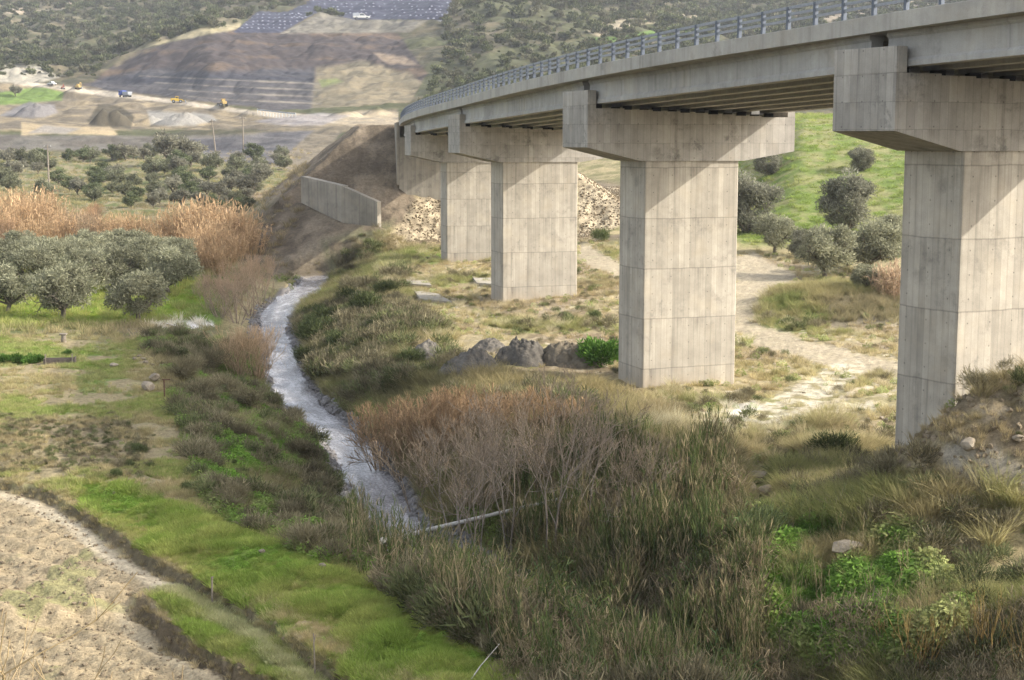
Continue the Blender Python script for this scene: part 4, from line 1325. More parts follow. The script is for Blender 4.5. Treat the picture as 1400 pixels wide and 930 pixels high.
def scatter(name, key, pts, scale, tilt=.12, scz=None):
    coll, nk = PROTO[key]
    n = len(pts)
    if n == 0: return
    me = bpy.data.meshes.new(name)
    me.vertices.add(n); me.vertices.foreach_set('co', np.asarray(pts[:, :3], np.float32).ravel())
    tc_ = np.ones((n, 4), np.float32); tc_[:, :3] = pts[:, 3:6]
    a = me.attributes.new('tint', 'FLOAT_COLOR', 'POINT'); a.data.foreach_set('color', tc_.ravel())
    rot = np.stack([rng.normal(size=n) * tilt, rng.normal(size=n) * tilt, rng.uniform(0, 2 * math.pi, n)], -1).astype(np.float32)
    a = me.attributes.new('rot', 'FLOAT_VECTOR', 'POINT'); a.data.foreach_set('vector', rot.ravel())
    s3 = np.repeat(np.asarray(scale, np.float32)[:, None], 3, 1)
    if scz is not None: s3[:, 2] *= scz
    a = me.attributes.new('scl', 'FLOAT_VECTOR', 'POINT'); a.data.foreach_set('vector', s3.astype(np.float32).ravel())
    a = me.attributes.new('pick', 'INT', 'POINT'); a.data.foreach_set('value', rng.integers(0, nk, n).astype(np.int32))
    o = obj(name, me); o['kind'] = 'stuff'
    ng = bpy.data.node_groups.new('spread_' + name, 'GeometryNodeTree')
    ng.interface.new_socket('Geometry', in_out='INPUT', socket_type='NodeSocketGeometry')
    ng.interface.new_socket('Geometry', in_out='OUTPUT', socket_type='NodeSocketGeometry')
    gi = ng.nodes.new('NodeGroupInput'); go = ng.nodes.new('NodeGroupOutput')
    ip = ng.nodes.new('GeometryNodeInstanceOnPoints')
    ci = ng.nodes.new('GeometryNodeCollectionInfo')
    ci.inputs['Collection'].default_value = coll
    ci.inputs['Separate Children'].default_value = True; ci.inputs['Reset Children'].default_value = True
    def attr(nm, ty):
        nd = ng.nodes.new('GeometryNodeInputNamedAttribute'); nd.data_type = ty; nd.inputs['Name'].default_value = nm
        return [q for q in nd.outputs if q.enabled and q.name == 'Attribute'][0]
    L = ng.links.new
    L(gi.outputs[0], ip.inputs['Points']); L(ci.outputs[0], ip.inputs['Instance'])
    ip.inputs['Pick Instance'].default_value = True
    L(attr('pick', 'INT'), ip.inputs['Instance Index'])
    L(attr('rot', 'FLOAT_VECTOR'), ip.inputs['Rotation'])
    L(attr('scl', 'FLOAT_VECTOR'), ip.inputs['Scale'])
    L(ip.outputs[0], go.inputs[0])
    md = o.modifiers.new('spread', 'NODES'); md.node_group = ng
    return o

# every terrain cell knows its area, so plants can be spread evenly over the land
_ar = np.zeros(GX.shape)
_ar[:-1, :-1] = (GX[:-1, 1:] - GX[:-1, :-1]) * (GY[1:, :-1] - GY[:-1, :-1])
AREA = _ar
def spread(W, n, mixp=.5):
    """n land points picked with weight W; mixp moves from even over the land (0) to even over the view (1)"""
    p = W * AREA / np.maximum(GY, 20.0) ** (2 * mixp)
    p = p.ravel().astype(np.float64); p /= p.sum()
    c = np.cumsum(p)
    idx = np.searchsorted(c, rng.random(n)); idx = np.minimum(idx, len(c) - 1)
    i, j = np.divmod(idx, NCL)
    i = np.minimum(i, NR - 2); j = np.minimum(j, NCL - 2)
    fu = rng.random(n); fv = rng.random(n)
    def bl(A): return (A[i, j] * (1 - fu) + A[i, j + 1] * fu) * (1 - fv) + (A[i + 1, j] * (1 - fu) + A[i + 1, j + 1] * fu) * fv
    return np.stack([bl(GX), bl(GY), bl(GZ), C[i, j, 0], C[i, j, 1], C[i, j, 2]], -1)

# keep plants out of concrete feet
def clear_of_piers(p, grow=.3):
    m = np.ones(len(p), bool)
    for P in PIERS:
        cx = P['m'].x + P['a'].x * CAPL / 2; cy = P['m'].y + P['a'].y * CAPL / 2
        u = (p[:, 0] - cx) * P['a'].x + (p[:, 1] - cy) * P['a'].y
        v = (p[:, 0] - cx) * P['d'].x + (p[:, 1] - cy) * P['d'].y
        m &= ~((np.abs(u) < 3.05 + grow) & (np.abs(v) < 1.75 + grow))
    return m

proto_coll('drygrass', [tuft_mesh(300 + i, h=.45, w=.45, n=46, width=.022, col=(.34, .27, .145), col2=(.21, .185, .085)) for i in range(4)])
proto_coll('tallgrass', [tuft_mesh(310 + i, h=1.05, w=.7, n=70, width=.026, col=(.28, .235, .125), col2=(.155, .145, .06), lean=.7, sag=.6, segs=3) for i in range(4)])
proto_coll('greengrass', [tuft_mesh(320 + i, h=.22, w=.42, n=60, width=.02, col=(.14, .20, .035), col2=(.24, .26, .08), lean=.8, sag=.5) for i in range(4)])
proto_coll('weeds', [weed_mesh(330 + i) for i in range(4)])
proto_coll('brownscrub', [bush_mesh(340 + i, h=.9, w=1.3, n=420, col=(.16, .14, .082), col2=(.25, .215, .135), size=.22, narrow=.12) for i in range(3)] +
           [bush_mesh(344 + i, h=.8, w=1.2, n=420, col=(.10, .115, .05), col2=(.17, .17, .08), size=.18, narrow=.2) for i in range(2)])
proto_coll('reeds', [reed_mesh(350 + i, dryness=.15 + .15 * (i % 3), green=[(.10, .135, .04), (.085, .12, .05), (.135, .14, .05), (.075, .095, .04)][i % 4], dry=[(.25, .20, .12), (.19, .145, .09)][i % 2]) for i in range(8)])
proto_coll('spikes', [spike_mesh(380 + i, dryness=[.15, .4, .6][i % 3], green=[(.095, .115, .042), (.08, .11, .045), (.125, .13, .055)][i % 3]) for i in range(6)])
proto_coll('drystems', [reed_mesh(360 + i, h=1.5, w=.5, n=10, dryness=.9, leaves=5, lw=.03, dry=(.25, .20, .125)) for i in range(4)])
proto_coll('farbush', [bush_mesh(370 + i, h=3.0, w=4.2, n=230, col=(.065, .075, .034), col2=(.135, .14, .068), size=.85, narrow=.6, upd=.3) for i in range(4)] +
           [bush_mesh(376 + i, h=3.0, w=4.2, n=230, col=(.095, .092, .052), col2=(.16, .15, .092), size=.8, narrow=.6, upd=.3) for i in range(2)])
def stone_mesh(seed, r=.5, rough=.3, sub=2, flat=.7):
    rr = np.random.default_rng(seed)
    bm = bmesh.new(); bmesh.ops.create_icosphere(bm, subdivisions=sub, radius=r)
    pl_ = [(unit(rr, 1)[0], rr.uniform(.45, .85) * r) for _ in range(9)]
    for v in bm.verts:
        p = np.array(v.co)
        for (nn, dd) in pl_:
            k = p @ nn
            if k > dd: p = p - nn * (k - dd)
        p = p * (1 + rough * .25 * rr.normal()) * np.array([1, .85, flat])
        v.co = p
    me = bpy.data.meshes.new('stone'); bm.to_mesh(me); bm.free()
    return me
def _stones(mat, seed, n=4, r=.5):
    out = []
    for i in range(n):
        me = stone_mesh(seed + i, r=r); me.materials.append(mat); out.append(me)
    return out
M['rubble'] = mat_rock('tan_rubble', (.075, .058, .038), (.26, .20, .125))
M['pebble'] = mat_rock('river_pebble', (.12, .11, .10), (.34, .32, .31))
M['clod'] = mat_rock('soil_clod', (.17, .13, .085), (.32, .255, .17))
proto_coll('rubble', _stones(M['rubble'], 500))
proto_coll('pebbles', _stones(M['pebble'], 510))
proto_coll('clods', _stones(M['clod'], 520))

landm = (GY > 30) * (dr > 1.3)
inview = (PX > -220) * (PX < 2000) * (PY < 990)
def vary(p, lo, hi, sc=.22, seed=5):
    n_ = sst(.32, .68, fbm(p[:, 0] * sc, p[:, 1] * sc, seed, 3))
    return (lo + (hi - lo) * n_) * rng.uniform(.75, 1.15, len(p))
def U(n, a, b): return rng.uniform(a, b, n)

# the near ridge and other bright turf
offscarp = sst(.15, .4, np.abs(d1 * s1 + .05)) * np.maximum(1 - scarp2_on(GX, GY), sst(.15, .4, np.abs(d2 * s2 + .05)))
p = spread(ri * sst(.30, .5, NB * .5 + NCc * .5) * inview * offscarp * (1 - .85 * TR2), 15000, .6); scatter('ridge_grass', 'greengrass', p, vary(p, .4, 1.5, .7, 25))
p = spread(gt * inview * offscarp * (1 - .85 * TR2), 3500, .6); scatter('scarp_grass', 'greengrass', p, U(len(p), .5, 1.2))
scw = sst(.7, .1, np.abs(d1 * s1 + .2)) * nearm + sst(.7, .1, np.abs(d2 * s2 + .2)) * nearm
p = spread(scw * inview * (dr > 4), 900, .5); scatter('scarp_weeds', 'drygrass', p, U(len(p), .25, .6))
p = spread(ri * inview * (1 - TR2), 1100, .5); scatter('ridge_weeds', 'weeds', p, vary(p, .15, .55, .5, 27))
p = spread(ri * inview * sst(.5, .62, NB), 900, .5); scatter('ridge_dry_grass', 'drygrass', p, U(len(p), .25, .6))
# meadow
p = spread(md * inview * sst(.35, .6, NB), 9000, .6); scatter('meadow_grass', 'drygrass', p, U(len(p), .3, .85))
p = spread(md * inview * sst(.5, .58, NA * .5 + NB * .5), 5000, .6); scatter('meadow_turf', 'greengrass', p, U(len(p), .5, 1.1))
stub = pw([(-60, 575), (150, 572), (215, 600), (200, 650), (80, 645), (-60, 650)], 8, 14, 50, 120)
p = spread(stub, 700, .5); scatter('meadow_stubble', 'brownscrub', p, U(len(p), .12, .34))
p = spread(md * inview, 500, .5); scatter('meadow_weeds', 'weeds', p, U(len(p), .2, .6))
# left bank scrub and green patches
riverview = pw([(440, 600), (500, 600), (575, 745), (565, 800), (505, 800), (470, 700)], 4, 4, 40, 100)
ledge = pw([(330, 235), (420, 235), (530, 270), (530, 320), (450, 385), (350, 385), (330, 300)], 4, 6, 150, 260)
lbw = lb * inview * (GY > 45) * (dr > 2.0) * (1 - ri) * (1 - riverview) * (1 - .9 * ledge)
p = spread(lbw * (.25 + sst(.5, .4, NA * .4 + NB * .6)), 850, .4); scatter('bank_scrub', 'brownscrub', p, vary(p, .3, 1.1, .3, 21))
p = spread(lbw, 2200, .45); scatter('bank_olive_grass', 'tallgrass', p, vary(p, .35, .8, .3, 23))
p = spread(lbw * sst(.45, .55, NA * .4 + NB * .6), 7000, .5); scatter('bank_weeds', 'weeds', p, U(len(p), .5, 1.5))
p = spread(lbw, 2500, .5); scatter('bank_dry_grass', 'drygrass', p, U(len(p), .5, 1.4))
# right bank
rbw = (1 - .9 * pw([(555, 465), (830, 460), (840, 525), (640, 535), (560, 515)], 4, 6, 60, 140)) * (1 - .9 * ledge) * np.maximum(rb, sst(13, 9, dr) * (sr < 0) * sst(215, 200, GY)) * inview * (dr > 1.9) * (GY > 66)
p = spread(rbw, 7000, .5); scatter('bank_tall_grass', 'tallgrass', p, U(len(p), .45, 1.15))
p = spread(rbw * sst(.5, .4, NA), 1300, .4); scatter('bank_dark_scrub', 'brownscrub', p, vary(p, .4, 1.5, .3, 33))
p = spread(rbw * sst(.52, .6, NB), 1800, .5); scatter('bank_green_weeds', 'weeds', p, U(len(p), .6, 1.6))
# floodplain
noway = (1 - TRK) * (1 - .8 * b2)
heapclear = pw([(555, 465), (830, 460), (840, 525), (640, 535), (560, 515)], 4, 6, 60, 140)
stoneclear = pw([(1005, 640), (1070, 640), (1075, 715), (1000, 715)], 3, 4, 50, 90)
fpw = fp * inview * noway * (1 - .9 * mo) * (1 - .8 * rut) * (1 - .92 * heapclear) * (1 - stoneclear)
p = spread(fpw * sst(.36, .6, NB * .6 + NCc * .4), 13000, .55); p = p[clear_of_piers(p)]; scatter('flat_dry_grass', 'drygrass', p, U(len(p), .4, 1.25))
p = spread(fpw * sst(.55, .68, NA * .4 + NB * .6), 2600, .5); p = p[clear_of_piers(p, .6)]; scatter('flat_tall_grass', 'tallgrass', p, U(len(p), .35, .9))
p = spread(fpw * sst(.55, .48, NB), 1500, .5); p = p[clear_of_piers(p, .8)]; scatter('flat_weeds', 'weeds', p, U(len(p), .5, 1.3))
p = spread(fpw * sst(.48, .58, fpz), 900, .45); p = p[clear_of_piers(p, .6)]; scatter('flat_brown_tufts', 'brownscrub', p, U(len(p), .2, .6))
p = spread(fpw * sst(.62, .7, NA), 300, .4); p = p[clear_of_piers(p, 1)]; scatter('flat_scrub', 'brownscrub', p, U(len(p), .4, 1.0))
# reed jungle in the gully
gw = pw([(470, 745), (545, 690), (620, 640), (800, 600), (980, 640), (1030, 740), (1040, 1010), (640, 1010), (600, 880), (520, 800)], 10, 26, 27, 76)
gw = gw * (1 - ri) * (1 - .97 * riverview) * (dr > 1.3 + 1.2 * (GY > 57))
leftside = (sr > 0) & (dr > 3.0)
logclear = pw([(470, 800), (640, 765), (800, 730), (800, 690), (640, 715), (480, 752)], 3, 3, 40, 90)
clump = sst(.36, .52, fbm(GX * .42, GY * .42, 401, 3))
tall = pw([(690, 690), (770, 640), (850, 615), (980, 630), (1035, 700), (1040, 800), (800, 800), (690, 760)], 10, 22, 40, 76) * (dr > 1.3) * (1 - stoneclear)
p = spread(tall * (.15 + clump) * (1 - .8 * logclear), 850, .25); scatter('reed_bed', 'spikes', p, vary(p, .35, .95, .35, 5), tilt=.09)
lowz = gw * (1 - .9 * tall) * (GY < 59)
p = spread(lowz * (.12 + clump) * (1 - .85 * leftside) * (1 - .9 * logclear), 1100, .25); scatter('low_reeds', 'spikes', p, vary(p, .3, .8, .35, 6), tilt=.16)
p = spread(lowz * (1.1 - clump) * (1 - .85 * leftside) * (1 - .9 * logclear), 1300, .25); scatter('leaning_reeds', 'reeds', p, vary(p, .35, .9, .3, 8), tilt=.2)
p = spread(gw * leftside, 700, .25); scatter('gully_edge_scrub', 'brownscrub', p, U(len(p), .4, .9))
p = spread(gw * (GY < 62) * (1 - .9 * leftside) * (1 - .8 * logclear) * sst(.40, .56, NA), 2400, .3); scatter('dry_reed_stems', 'drystems', p, vary(p, .4, 1.2, .3, 9))
p = spread(gw * (GY < 62), 800, .3); scatter('gully_scrub', 'brownscrub', p, vary(p, .4, 1.5, .3, 12))
p = spread(gw * (1 - .9 * leftside), 2600, .35); scatter('gully_weeds', 'weeds', p, vary(p, .6, 1.6, .4, 13))
p = spread(np.maximum(gw * (GY >= 57), tall), 1800, .35); scatter('gully_tall_grass', 'tallgrass', p, vary(p, .5, 1.3, .4, 14))
front_ = pw([(470, 760), (480, 700), (540, 690), (575, 745), (560, 790), (500, 795)], 4, 8, 40, 90) * (dr > .9)
p = spread(front_, 46, .3); scatter('streamside_reeds', 'spikes', p, U(len(p), .45, .8), tilt=.08)
mid = pw([(560, 520), (860, 540), (1000, 620), (960, 650), (800, 620), (620, 660), (540, 690)], 10, 26, 50, 110)
p = spread(mid * (dr > 2), 2600, .4); scatter('thicket_dry_grass', 'tallgrass', p, U(len(p), .6, 1.3))
# near slope on the right
rw_ = rs * inview * (1 - mo) * (1 - stoneclear)
grn = pw([(1035, 715), (1245, 730), (1330, 860), (1240, 905), (1080, 900), (1040, 800)], 10, 30, 25, 80)
p = spread(rw_ * (1 - .93 * grn) * sst(.40, .6, NB), 4600, .4); scatter('slope_tall_grass', 'tallgrass', p, vary(p, .4, 1.15, .5, 3))
p = spread(grn * sst(.26, .42, NB) * sst(.25, .45, fbm(GX * .9, GY * .9, 431, 3)), 9000, .4); scatter('slope_weeds', 'weeds', p, vary(p, .5, 1.9, .6, 7), scz=1.1)
p = spread(grn * sst(.50, .38, NB), 700, .4); scatter('slope_dry_tufts', 'tallgrass', p, U(len(p), .3, .9))
p = spread(grn, 50, .3); scatter('slope_reeds', 'spikes', p, U(len(p), .3, .6), tilt=.12)
low = pw([(700, 880), (1060, 840), (1120, 870), (1500, 850), (1500, 1010), (680, 1010)], 10, 30, 25, 60)
p = spread(low, 2800, .3); scatter('slope_dry_stems', 'drystems', p, vary(p, .35, 1.1, .4, 15))
p = spread(rw_ * (1 - .9 * grn), 420, .3); scatter('slope_scrub', 'brownscrub', p, U(len(p), .5, 1.3))
up_ = pw([(960, 600), (1130, 590), (1230, 640), (1420, 690), (1420, 740), (1000, 720)], 10, 24, 40, 90) * (1 - stoneclear)
p = spread(up_ * sst(.3, .55, fbm(GX * .5, GY * .5, 441, 3)), 2400, .4); scatter('mound_foot_grass', 'tallgrass', p, vary(p, .4, 1.15, .5, 31))
p = spread(up_, 800, .4); scatter('mound_foot_weeds', 'weeds', p, U(len(p), .3, .9))
p = spread(mo * inview * (PY > 560), 260, .3); scatter('mound_grass', 'drygrass', p, U(len(p), .4, 1.0))
# green hillside and grove floors
p = spread(rg * inview * (GY < 330), 9000, .7); scatter('hillside_turf', 'greengrass', p, U(len(p), 1.2, 3.0))
p = spread(sst(.3, .5, hm) * noway, 900, .4); scatter('hummock_grass', 'tallgrass', p, U(len(p), .5, 1.1))
p = spread(wl * inview, 7000, .75); scatter('grove_grass', 'drygrass', p, U(len(p), 1.0, 2.4))
p = spread(pw([(-100, 400), (280, 400), (285, 440), (-100, 450)], 6, 12, 90, 240), 3000, .6); scatter('grove_turf', 'greengrass', p, U(len(p), .8, 1.6))
# stones
p = spread(rub, 13000, .5); scatter('abutment_rubble', 'rubble', p, .10 + .42 * rng.random(len(p)) ** 2.5, .6)
p = spread(em * inview, 1400, .5); scatter('embankment_stones', 'clods', p, U(len(p), .15, .45), .6)
wedge = sst(2.6, 2.0, dr) * sst(.8, 1.2, dr) * (GY < 177)
p = spread(wedge * inview, 5000, .6); scatter('river_pebbles', 'pebbles', p, U(len(p), .12, .6), .6)
p = spread(pl * inview * (1 - gt), 3500, .7); scatter('soil_clods', 'clods', p, .05 + .2 * rng.random(len(p)) ** 3, .6)
p = spread(mo * inview, 1500, .5); scatter('mound_stones', 'clods', p, U(len(p), .08, .40), .6)
p = spread(fpw * sst(.6, .68, NCc * .6 + NB * .4), 900, .5); scatter('flat_stones', 'rubble', p, U(len(p), .1, .35), .6)
# far scrub on the hills
site = np.maximum(cz, pw([(-300, 100), (90, 106), (130, 104), (190, 66), (345, 22), (600, 22), (615, 60), (590, 110), (560, 150), (560, 190), (-300, 190)], 3, 4, 440, 1010))
hillw = (fh * (1 - site) * (1 - cf) * (1 - SHEETW) * (1 - rd)) * (GY > 560) * (GY < 2500)
sideL = lh; sideR = np.clip(1 - lh, 0, 1)
dens = .15 + sst(.60, .44, ND * .45 + NA * .55)
p = spread(hillw * dens * (PX > -200) * (PX < 1600) * (PY > -120), 29000, .75)
scatter('hill_scrub', 'farbush', p, np.clip(.35 + 1.3 * rng.random(len(p)) ** 2.2, .3, 3) * (.85 + .3 * (p[:, 1] > 900)))

# ------------------------------------------------------------------ trees
OL = [olive_meshes(600 + i) for i in range(4)]
OLF = [olive_meshes(620 + i, sprigs=90, nclump=22, size=.48, base=[(.145, .148, .09), (.115, .13, .068), (.17, .162, .115)][i]) for i in range(3)]
OLD = [olive_meshes(640 + i, zmin=.06, zc=.5, h=5.2, w=5.4, sprigs=260, nclump=44, base=(.19, .185, .13), trunk_h=.2) for i in range(2)]
def tree_thing(name, pair, loc, sc, rz, label, cat, group=None, sz=1.0):
    r = empty(name, loc, label, cat, group, rz)
    r.scale = (sc, sc, sc * sz)
    obj('trunk', pair[0], None, r); obj('crown', pair[1], None, r)
    return r
def px_tree(px, py, hpx, kinds, h0, label, group=None, name='olive_tree', cat='olive tree', sz=1.0, loc=None):
    p = loc or gp(px, py, 40)
    s = hpx * p.y / FPX / h0
    return tree_thing(name, kinds[rng.integers(len(kinds))], p - Vector((0, 0, .1)), s / sz ** .5, rng.uniform(0, 6.28), label, cat, group, sz)

G1 = 'olive trees in the grove beside the stream'
px_tree(85, 437, 82, OL, 4.6, 'broad olive tree with forked trunk at the front of the left grove', G1)
px_tree(189, 441, 78, OL, 4.6, 'olive tree with slim single trunk at the front right of the left grove', G1)
px_tree(8, 428, 74, OL, 4.6, 'olive tree cut by the left edge of the view, front row of the grove', G1)
for (x, y) in [(42, 400), (118, 404), (160, 398), (232, 402), (-30, 400), (75, 390), (205, 388)]:
    px_tree(x, y, 70, OL, 4.6, 'grey-green olive tree in the middle rows of the left grove', G1)
for (x, y) in [(10, 380), (55, 376), (100, 376), (140, 374), (178, 375), (215, 374), (246, 378), (-30, 380), (30, 368), (120, 366), (195, 366), (160, 366)]:
    px_tree(x + rng.uniform(-5, 5), y, 56, OL, 4.6, 'grey-green olive tree in the back rows of the left grove', G1)
G2 = 'small olive trees on the plain beyond the orange canes'
poly = [(100, 246), (395, 212), (375, 240), (345, 280), (325, 300), (240, 292), (110, 278)]
def rnd_in(poly, n, md):
    out = []; xs = [p[0] for p in poly]; ys = [p[1] for p in poly]; t = 0
    while len(out) < n and t < 4000:
        t += 1
        q = (rng.uniform(min(xs), max(xs)), rng.uniform(min(ys), max(ys)))
        if pip_sd(np.array([q[0]]), np.array([q[1]]), poly)[0] < 0: continue
        if all(abs(q[0] - o[0]) / md + abs(q[1] - o[1]) / (md * .45) > 1 for o in out): out.append(q)
    return out
for (x, y) in rnd_in(poly, 58, 17):
    px_tree(x, y, rng.uniform(16, 30), OLF, 4.6, 'grey-green olive or shrub on the plain behind the orange canes', G2)
for (x, y) in [(12, 226), (28, 224), (48, 226), (60, 222), (95, 222), (112, 222), (126, 222), (150, 219), (160, 219), (172, 219), (184, 218), (196, 218), (206, 218), (30, 236), (52, 238), (70, 233), (20, 242)]:
    px_tree(x + rng.uniform(-3, 3), y, rng.uniform(18, 25), OLF, 4.6, 'olive tree in the far dark row below the grey bank', 'olive trees in the far rows below the grey bank')
for (x, y) in [(-20, 268), (15, 262), (60, 270), (95, 262), (130, 275), (5, 250), (80, 252)]:
    px_tree(x, y, rng.uniform(20, 28), OLF, 4.6, 'low grey shrub on the plain left of the utility pole', 'low grey shrubs on the left plain')
px_tree(235, 228, 50, OLF, 4.6, 'large round grey tree in front of the grey bank', None)
px_tree(262, 226, 38, OLF, 4.6, 'greyish leafy tree left of the taller utility pole', None)
px_tree(340, 268, 34, OLF, 4.6, 'green leafy tree at the foot of the embankment slope', None)
px_tree(388, 232, 22, OLF, 4.6, 'dark round bush on the shoulder of the embankment', None, 'bush', 'bush')
px_tree(22, 132, 16, OLF, 4.6, 'grey tree on the green patch beside the worksite road', None)
px_tree(1158, 316, 80, OLD, 5.2, 'tall dense olive tree on the green hillside between two piers', None, sz=1.15)
px_tree(1176, 234, 36, OLD, 5.2, 'round olive higher on the green hillside, above the dense one', None)
px_tree(1050, 240, 42, OLD, 5.2, 'dark olive at the top of the green slope, under the pier cap', None)
px_tree(1024, 318, 84, OLD, 5.2, 'olive partly hidden by the middle pier, on the green hillside', None)
px_tree(1060, 346, 58, OL, 4.6, 'low spreading olive beside the bend of the pale track', None)
px_tree(1128, 380, 78, OL, 4.6, 'leaning pale olive with wide crown beyond the grassy hummock', None)
px_tree(1192, 374, 80, OL, 4.6, 'pale olive against the left side of the nearest pier', None)
px_tree(1222, 352, 62, OL, 4.6, 'pale olive half hidden behind the nearest pier', None)
px_tree(1095, 352, 40, OLD, 5.2, 'dark low olive between the spreading olive and the leaning pale one', None)
px_tree(1160, 366, 52, OL, 4.6, 'pale olive standing between two other pale olives left of the nearest pier', None)
px_tree(1182, 398, 40, OL, 4.6, 'small young olive left of the tan cane clump', None)
for (x, y, h) in [(1330, 300, 60), (1390, 250, 60), (1460, 320, 60)]:
    px_tree(x, y, h, OL, 4.6, 'olive on the hillside behind the nearest pier', 'olives hidden behind the nearest pier')

# ------------------------------------------------------------------ canes and bare shrubs
CN = [cane_mesh(700 + i) for i in range(4)]
CNG = [cane_mesh(710 + i, col=(.36, .26, .165), stems=110) for i in range(2)]
def single(name, me, loc, sc, label, cat, group=None, rz=None, sz=1.0):
    o = obj(name, me); o.location = loc
    o.scale = (sc, sc, sc * sz); o.rotation_euler = (0, 0, rng.uniform(0, 6.28) if rz is None else rz)
    return tag(o, label, cat, group)
def px_single(px, py, hpx, meshes, h0, name, label, cat, group=None, sz=1.0, dmin=40):
    p = gp(px, py, dmin)
    return single(name, meshes[rng.integers(len(meshes))], p - Vector((0, 0, .05)), hpx * p.y / FPX / h0, label, cat, group, sz=sz)
for (x, y, h) in [(15, 328, 62), (40, 322, 66), (64, 326, 60), (30, 310, 52), (60, 305, 52), (5, 335, 50), (82, 332, 48), (20, 300, 44), (50, 340, 46), (-25, 325, 60)]:
    px_single(x, y, h, CN, 4.6, 'cane_clump', 'tall orange dry cane clump in the leftmost thicket behind the grove', 'cane clump', 'orange canes of the leftmost thicket')
for (x, y, h) in [(105, 330, 44), (125, 335, 46), (92, 322, 42)]:
    px_single(x, y, h, CNG, 4.6, 'cane_clump', 'dull brownish cane clump between the two orange thickets', 'cane clump', 'dull canes between the orange thickets')
for (x, y, h) in [(150, 336, 44), (168, 332, 46), (186, 334, 44), (204, 335, 42), (222, 338, 42), (160, 342, 34), (214, 345, 32), (140, 330, 40)]:
    px_single(x, y, h, CN, 4.6, 'cane_clump', 'orange-tan cane clump in the low middle thicket behind the grove', 'cane clump', 'orange canes of the middle thicket')
for (x, y, h) in [(250, 338, 64), (268, 335, 68), (286, 336, 70), (304, 338, 68), (322, 342, 66), (336, 350, 60), (272, 352, 58), (292, 356, 58), (312, 360, 52), (258, 360, 40), (282, 372, 46), (300, 376, 44)]:
    px_single(x, y, h, CN, 4.6, 'cane_clump', 'tall orange cane clump in the rounded thicket left of the stream', 'cane clump', 'orange canes of the rounded thicket by the stream')
BS = [bare_shrub_mesh(720 + i, h=3.0) for i in range(4)]
BSR = [bare_shrub_mesh(730 + i, h=3.0, col0=(.25, .20, .165), col1=(.37, .255, .165), stems=15, lean=.8, thick=.024, fine=.7) for i in range(3)]
BSW = [bare_shrub_mesh(740 + i, h=3.4, stems=40, depth=2, lean=.5, col0=(.27, .20, .13), col1=(.46, .32, .19), thick=.03) for i in range(2)]
BSO = [bare_shrub_mesh(750 + i, h=2.2, stems=18, depth=3, lean=.8, col0=(.23, .18, .13), col1=(.36, .235, .13), thick=.024, fine=1.2, spread=.48) for i in range(3)]
for (x, y, h) in [(300, 434, 80), (324, 442, 86), (344, 432, 82), (358, 418, 70), (285, 424, 46)]:
    px_single(x, y, h, BSR, 3.0, 'bare_shrub', 'leafless reddish-brown shrub in the thicket at the bend of the stream', 'bare shrub', 'leafless shrubs at the stream bend')
px_single(325, 520, 86, BSW, 3.4, 'bare_shrub', 'straw-coloured bare willow shrub fanning out beside the stream, left one', 'bare shrub')
px_single(352, 524, 88, BSW, 3.4, 'bare_shrub', 'straw-coloured bare willow shrub arching over the water, right one', 'bare shrub')
for (x, y, h) in [(120, 318, 34), (135, 312, 36), (8, 340, 44)]:
    px_single(x, y, h, BS, 3.0, 'bare_shrub', 'grey leafless shrub in front of the orange canes', 'bare shrub', 'grey bare shrubs by the orange canes')
for (x, y, h) in [(520, 645, 100), (552, 655, 112), (590, 640, 110), (632, 625, 100), (680, 615, 92), (730, 610, 84), (615, 600, 76), (785, 606, 66), (668, 590, 56)]:
    px_single(x, y, h, BSO, 2.2, 'bare_shrub', 'rust-brown leafless shrub in the thicket right of the stream', 'bare shrub', 'rust-brown shrubs right of the stream')
BSG = [bare_shrub_mesh(780 + i, h=2.8, stems=6, depth=3, lean=.6, col0=(.22, .19, .155), col1=(.34, .25, .16), thick=.03, fine=1.25, spread=.5) for i in range(3)]
for (x, y, h) in [(565, 700, 115), (615, 700, 125), (665, 695, 130), (720, 700, 130), (650, 742, 125), (765, 690, 110)]:
    px_single(x, y, h, BSG, 2.8, 'bare_shrub', 'grey-brown leafless shrub between the rust-brown ones and the fallen log', 'bare shrub', 'grey-brown bare shrubs above the fallen log')
SAP = [bare_shrub_mesh(760 + i, h=5.0, stems=3, depth=4, lean=.3, col0=(.25, .22, .19), col1=(.27, .21, .15), thick=.055, kids=(2, 4), spread=.5) for i in range(3)]
for (x, y, h, lb_) in [(622, 735, 170, 'grey leafless sapling rising nearest the stream mouth of the thicket'), (700, 765, 230, 'tall grey leafless sapling in the middle of the reed bed'),
                       (752, 770, 260, 'tallest grey leafless sapling, standing among the reeds below the middle pier'), (800, 740, 190, 'grey leafless sapling leaning right above the green reeds'),
                       (655, 780, 200, 'thin grey leafless sapling in front of the fallen log'), (860, 750, 170, 'grey leafless sapling at the right of the reed bed')]:
    px_single(x, y, h, SAP, 5.0, 'bare_sapling', lb_, 'sapling')
SPR = [bare_shrub_mesh(770 + i, h=2.4, stems=9, depth=2, lean=.35, col0=(.34, .20, .08), col1=(.19, .16, .06), thick=.032, kids=(2, 3), spread=.3) for i in range(2)]
for (x, y, h, lb_) in [(1255, 925, 130, 'orange-stemmed young shrub at the bottom, standing alone on the weedy slope'), (1345, 905, 130, 'orange-stemmed young shrub leaning right near the lower right corner'),
                       (1215, 900, 90, 'small dark-stemmed young shrub among weeds, left of the orange one'), (1395, 930, 120, 'young shrub cut by the right edge of the view')]:
    px_single(x, y, h, SPR, 2.4, 'young_shrub', lb_, 'shrub', dmin=25)

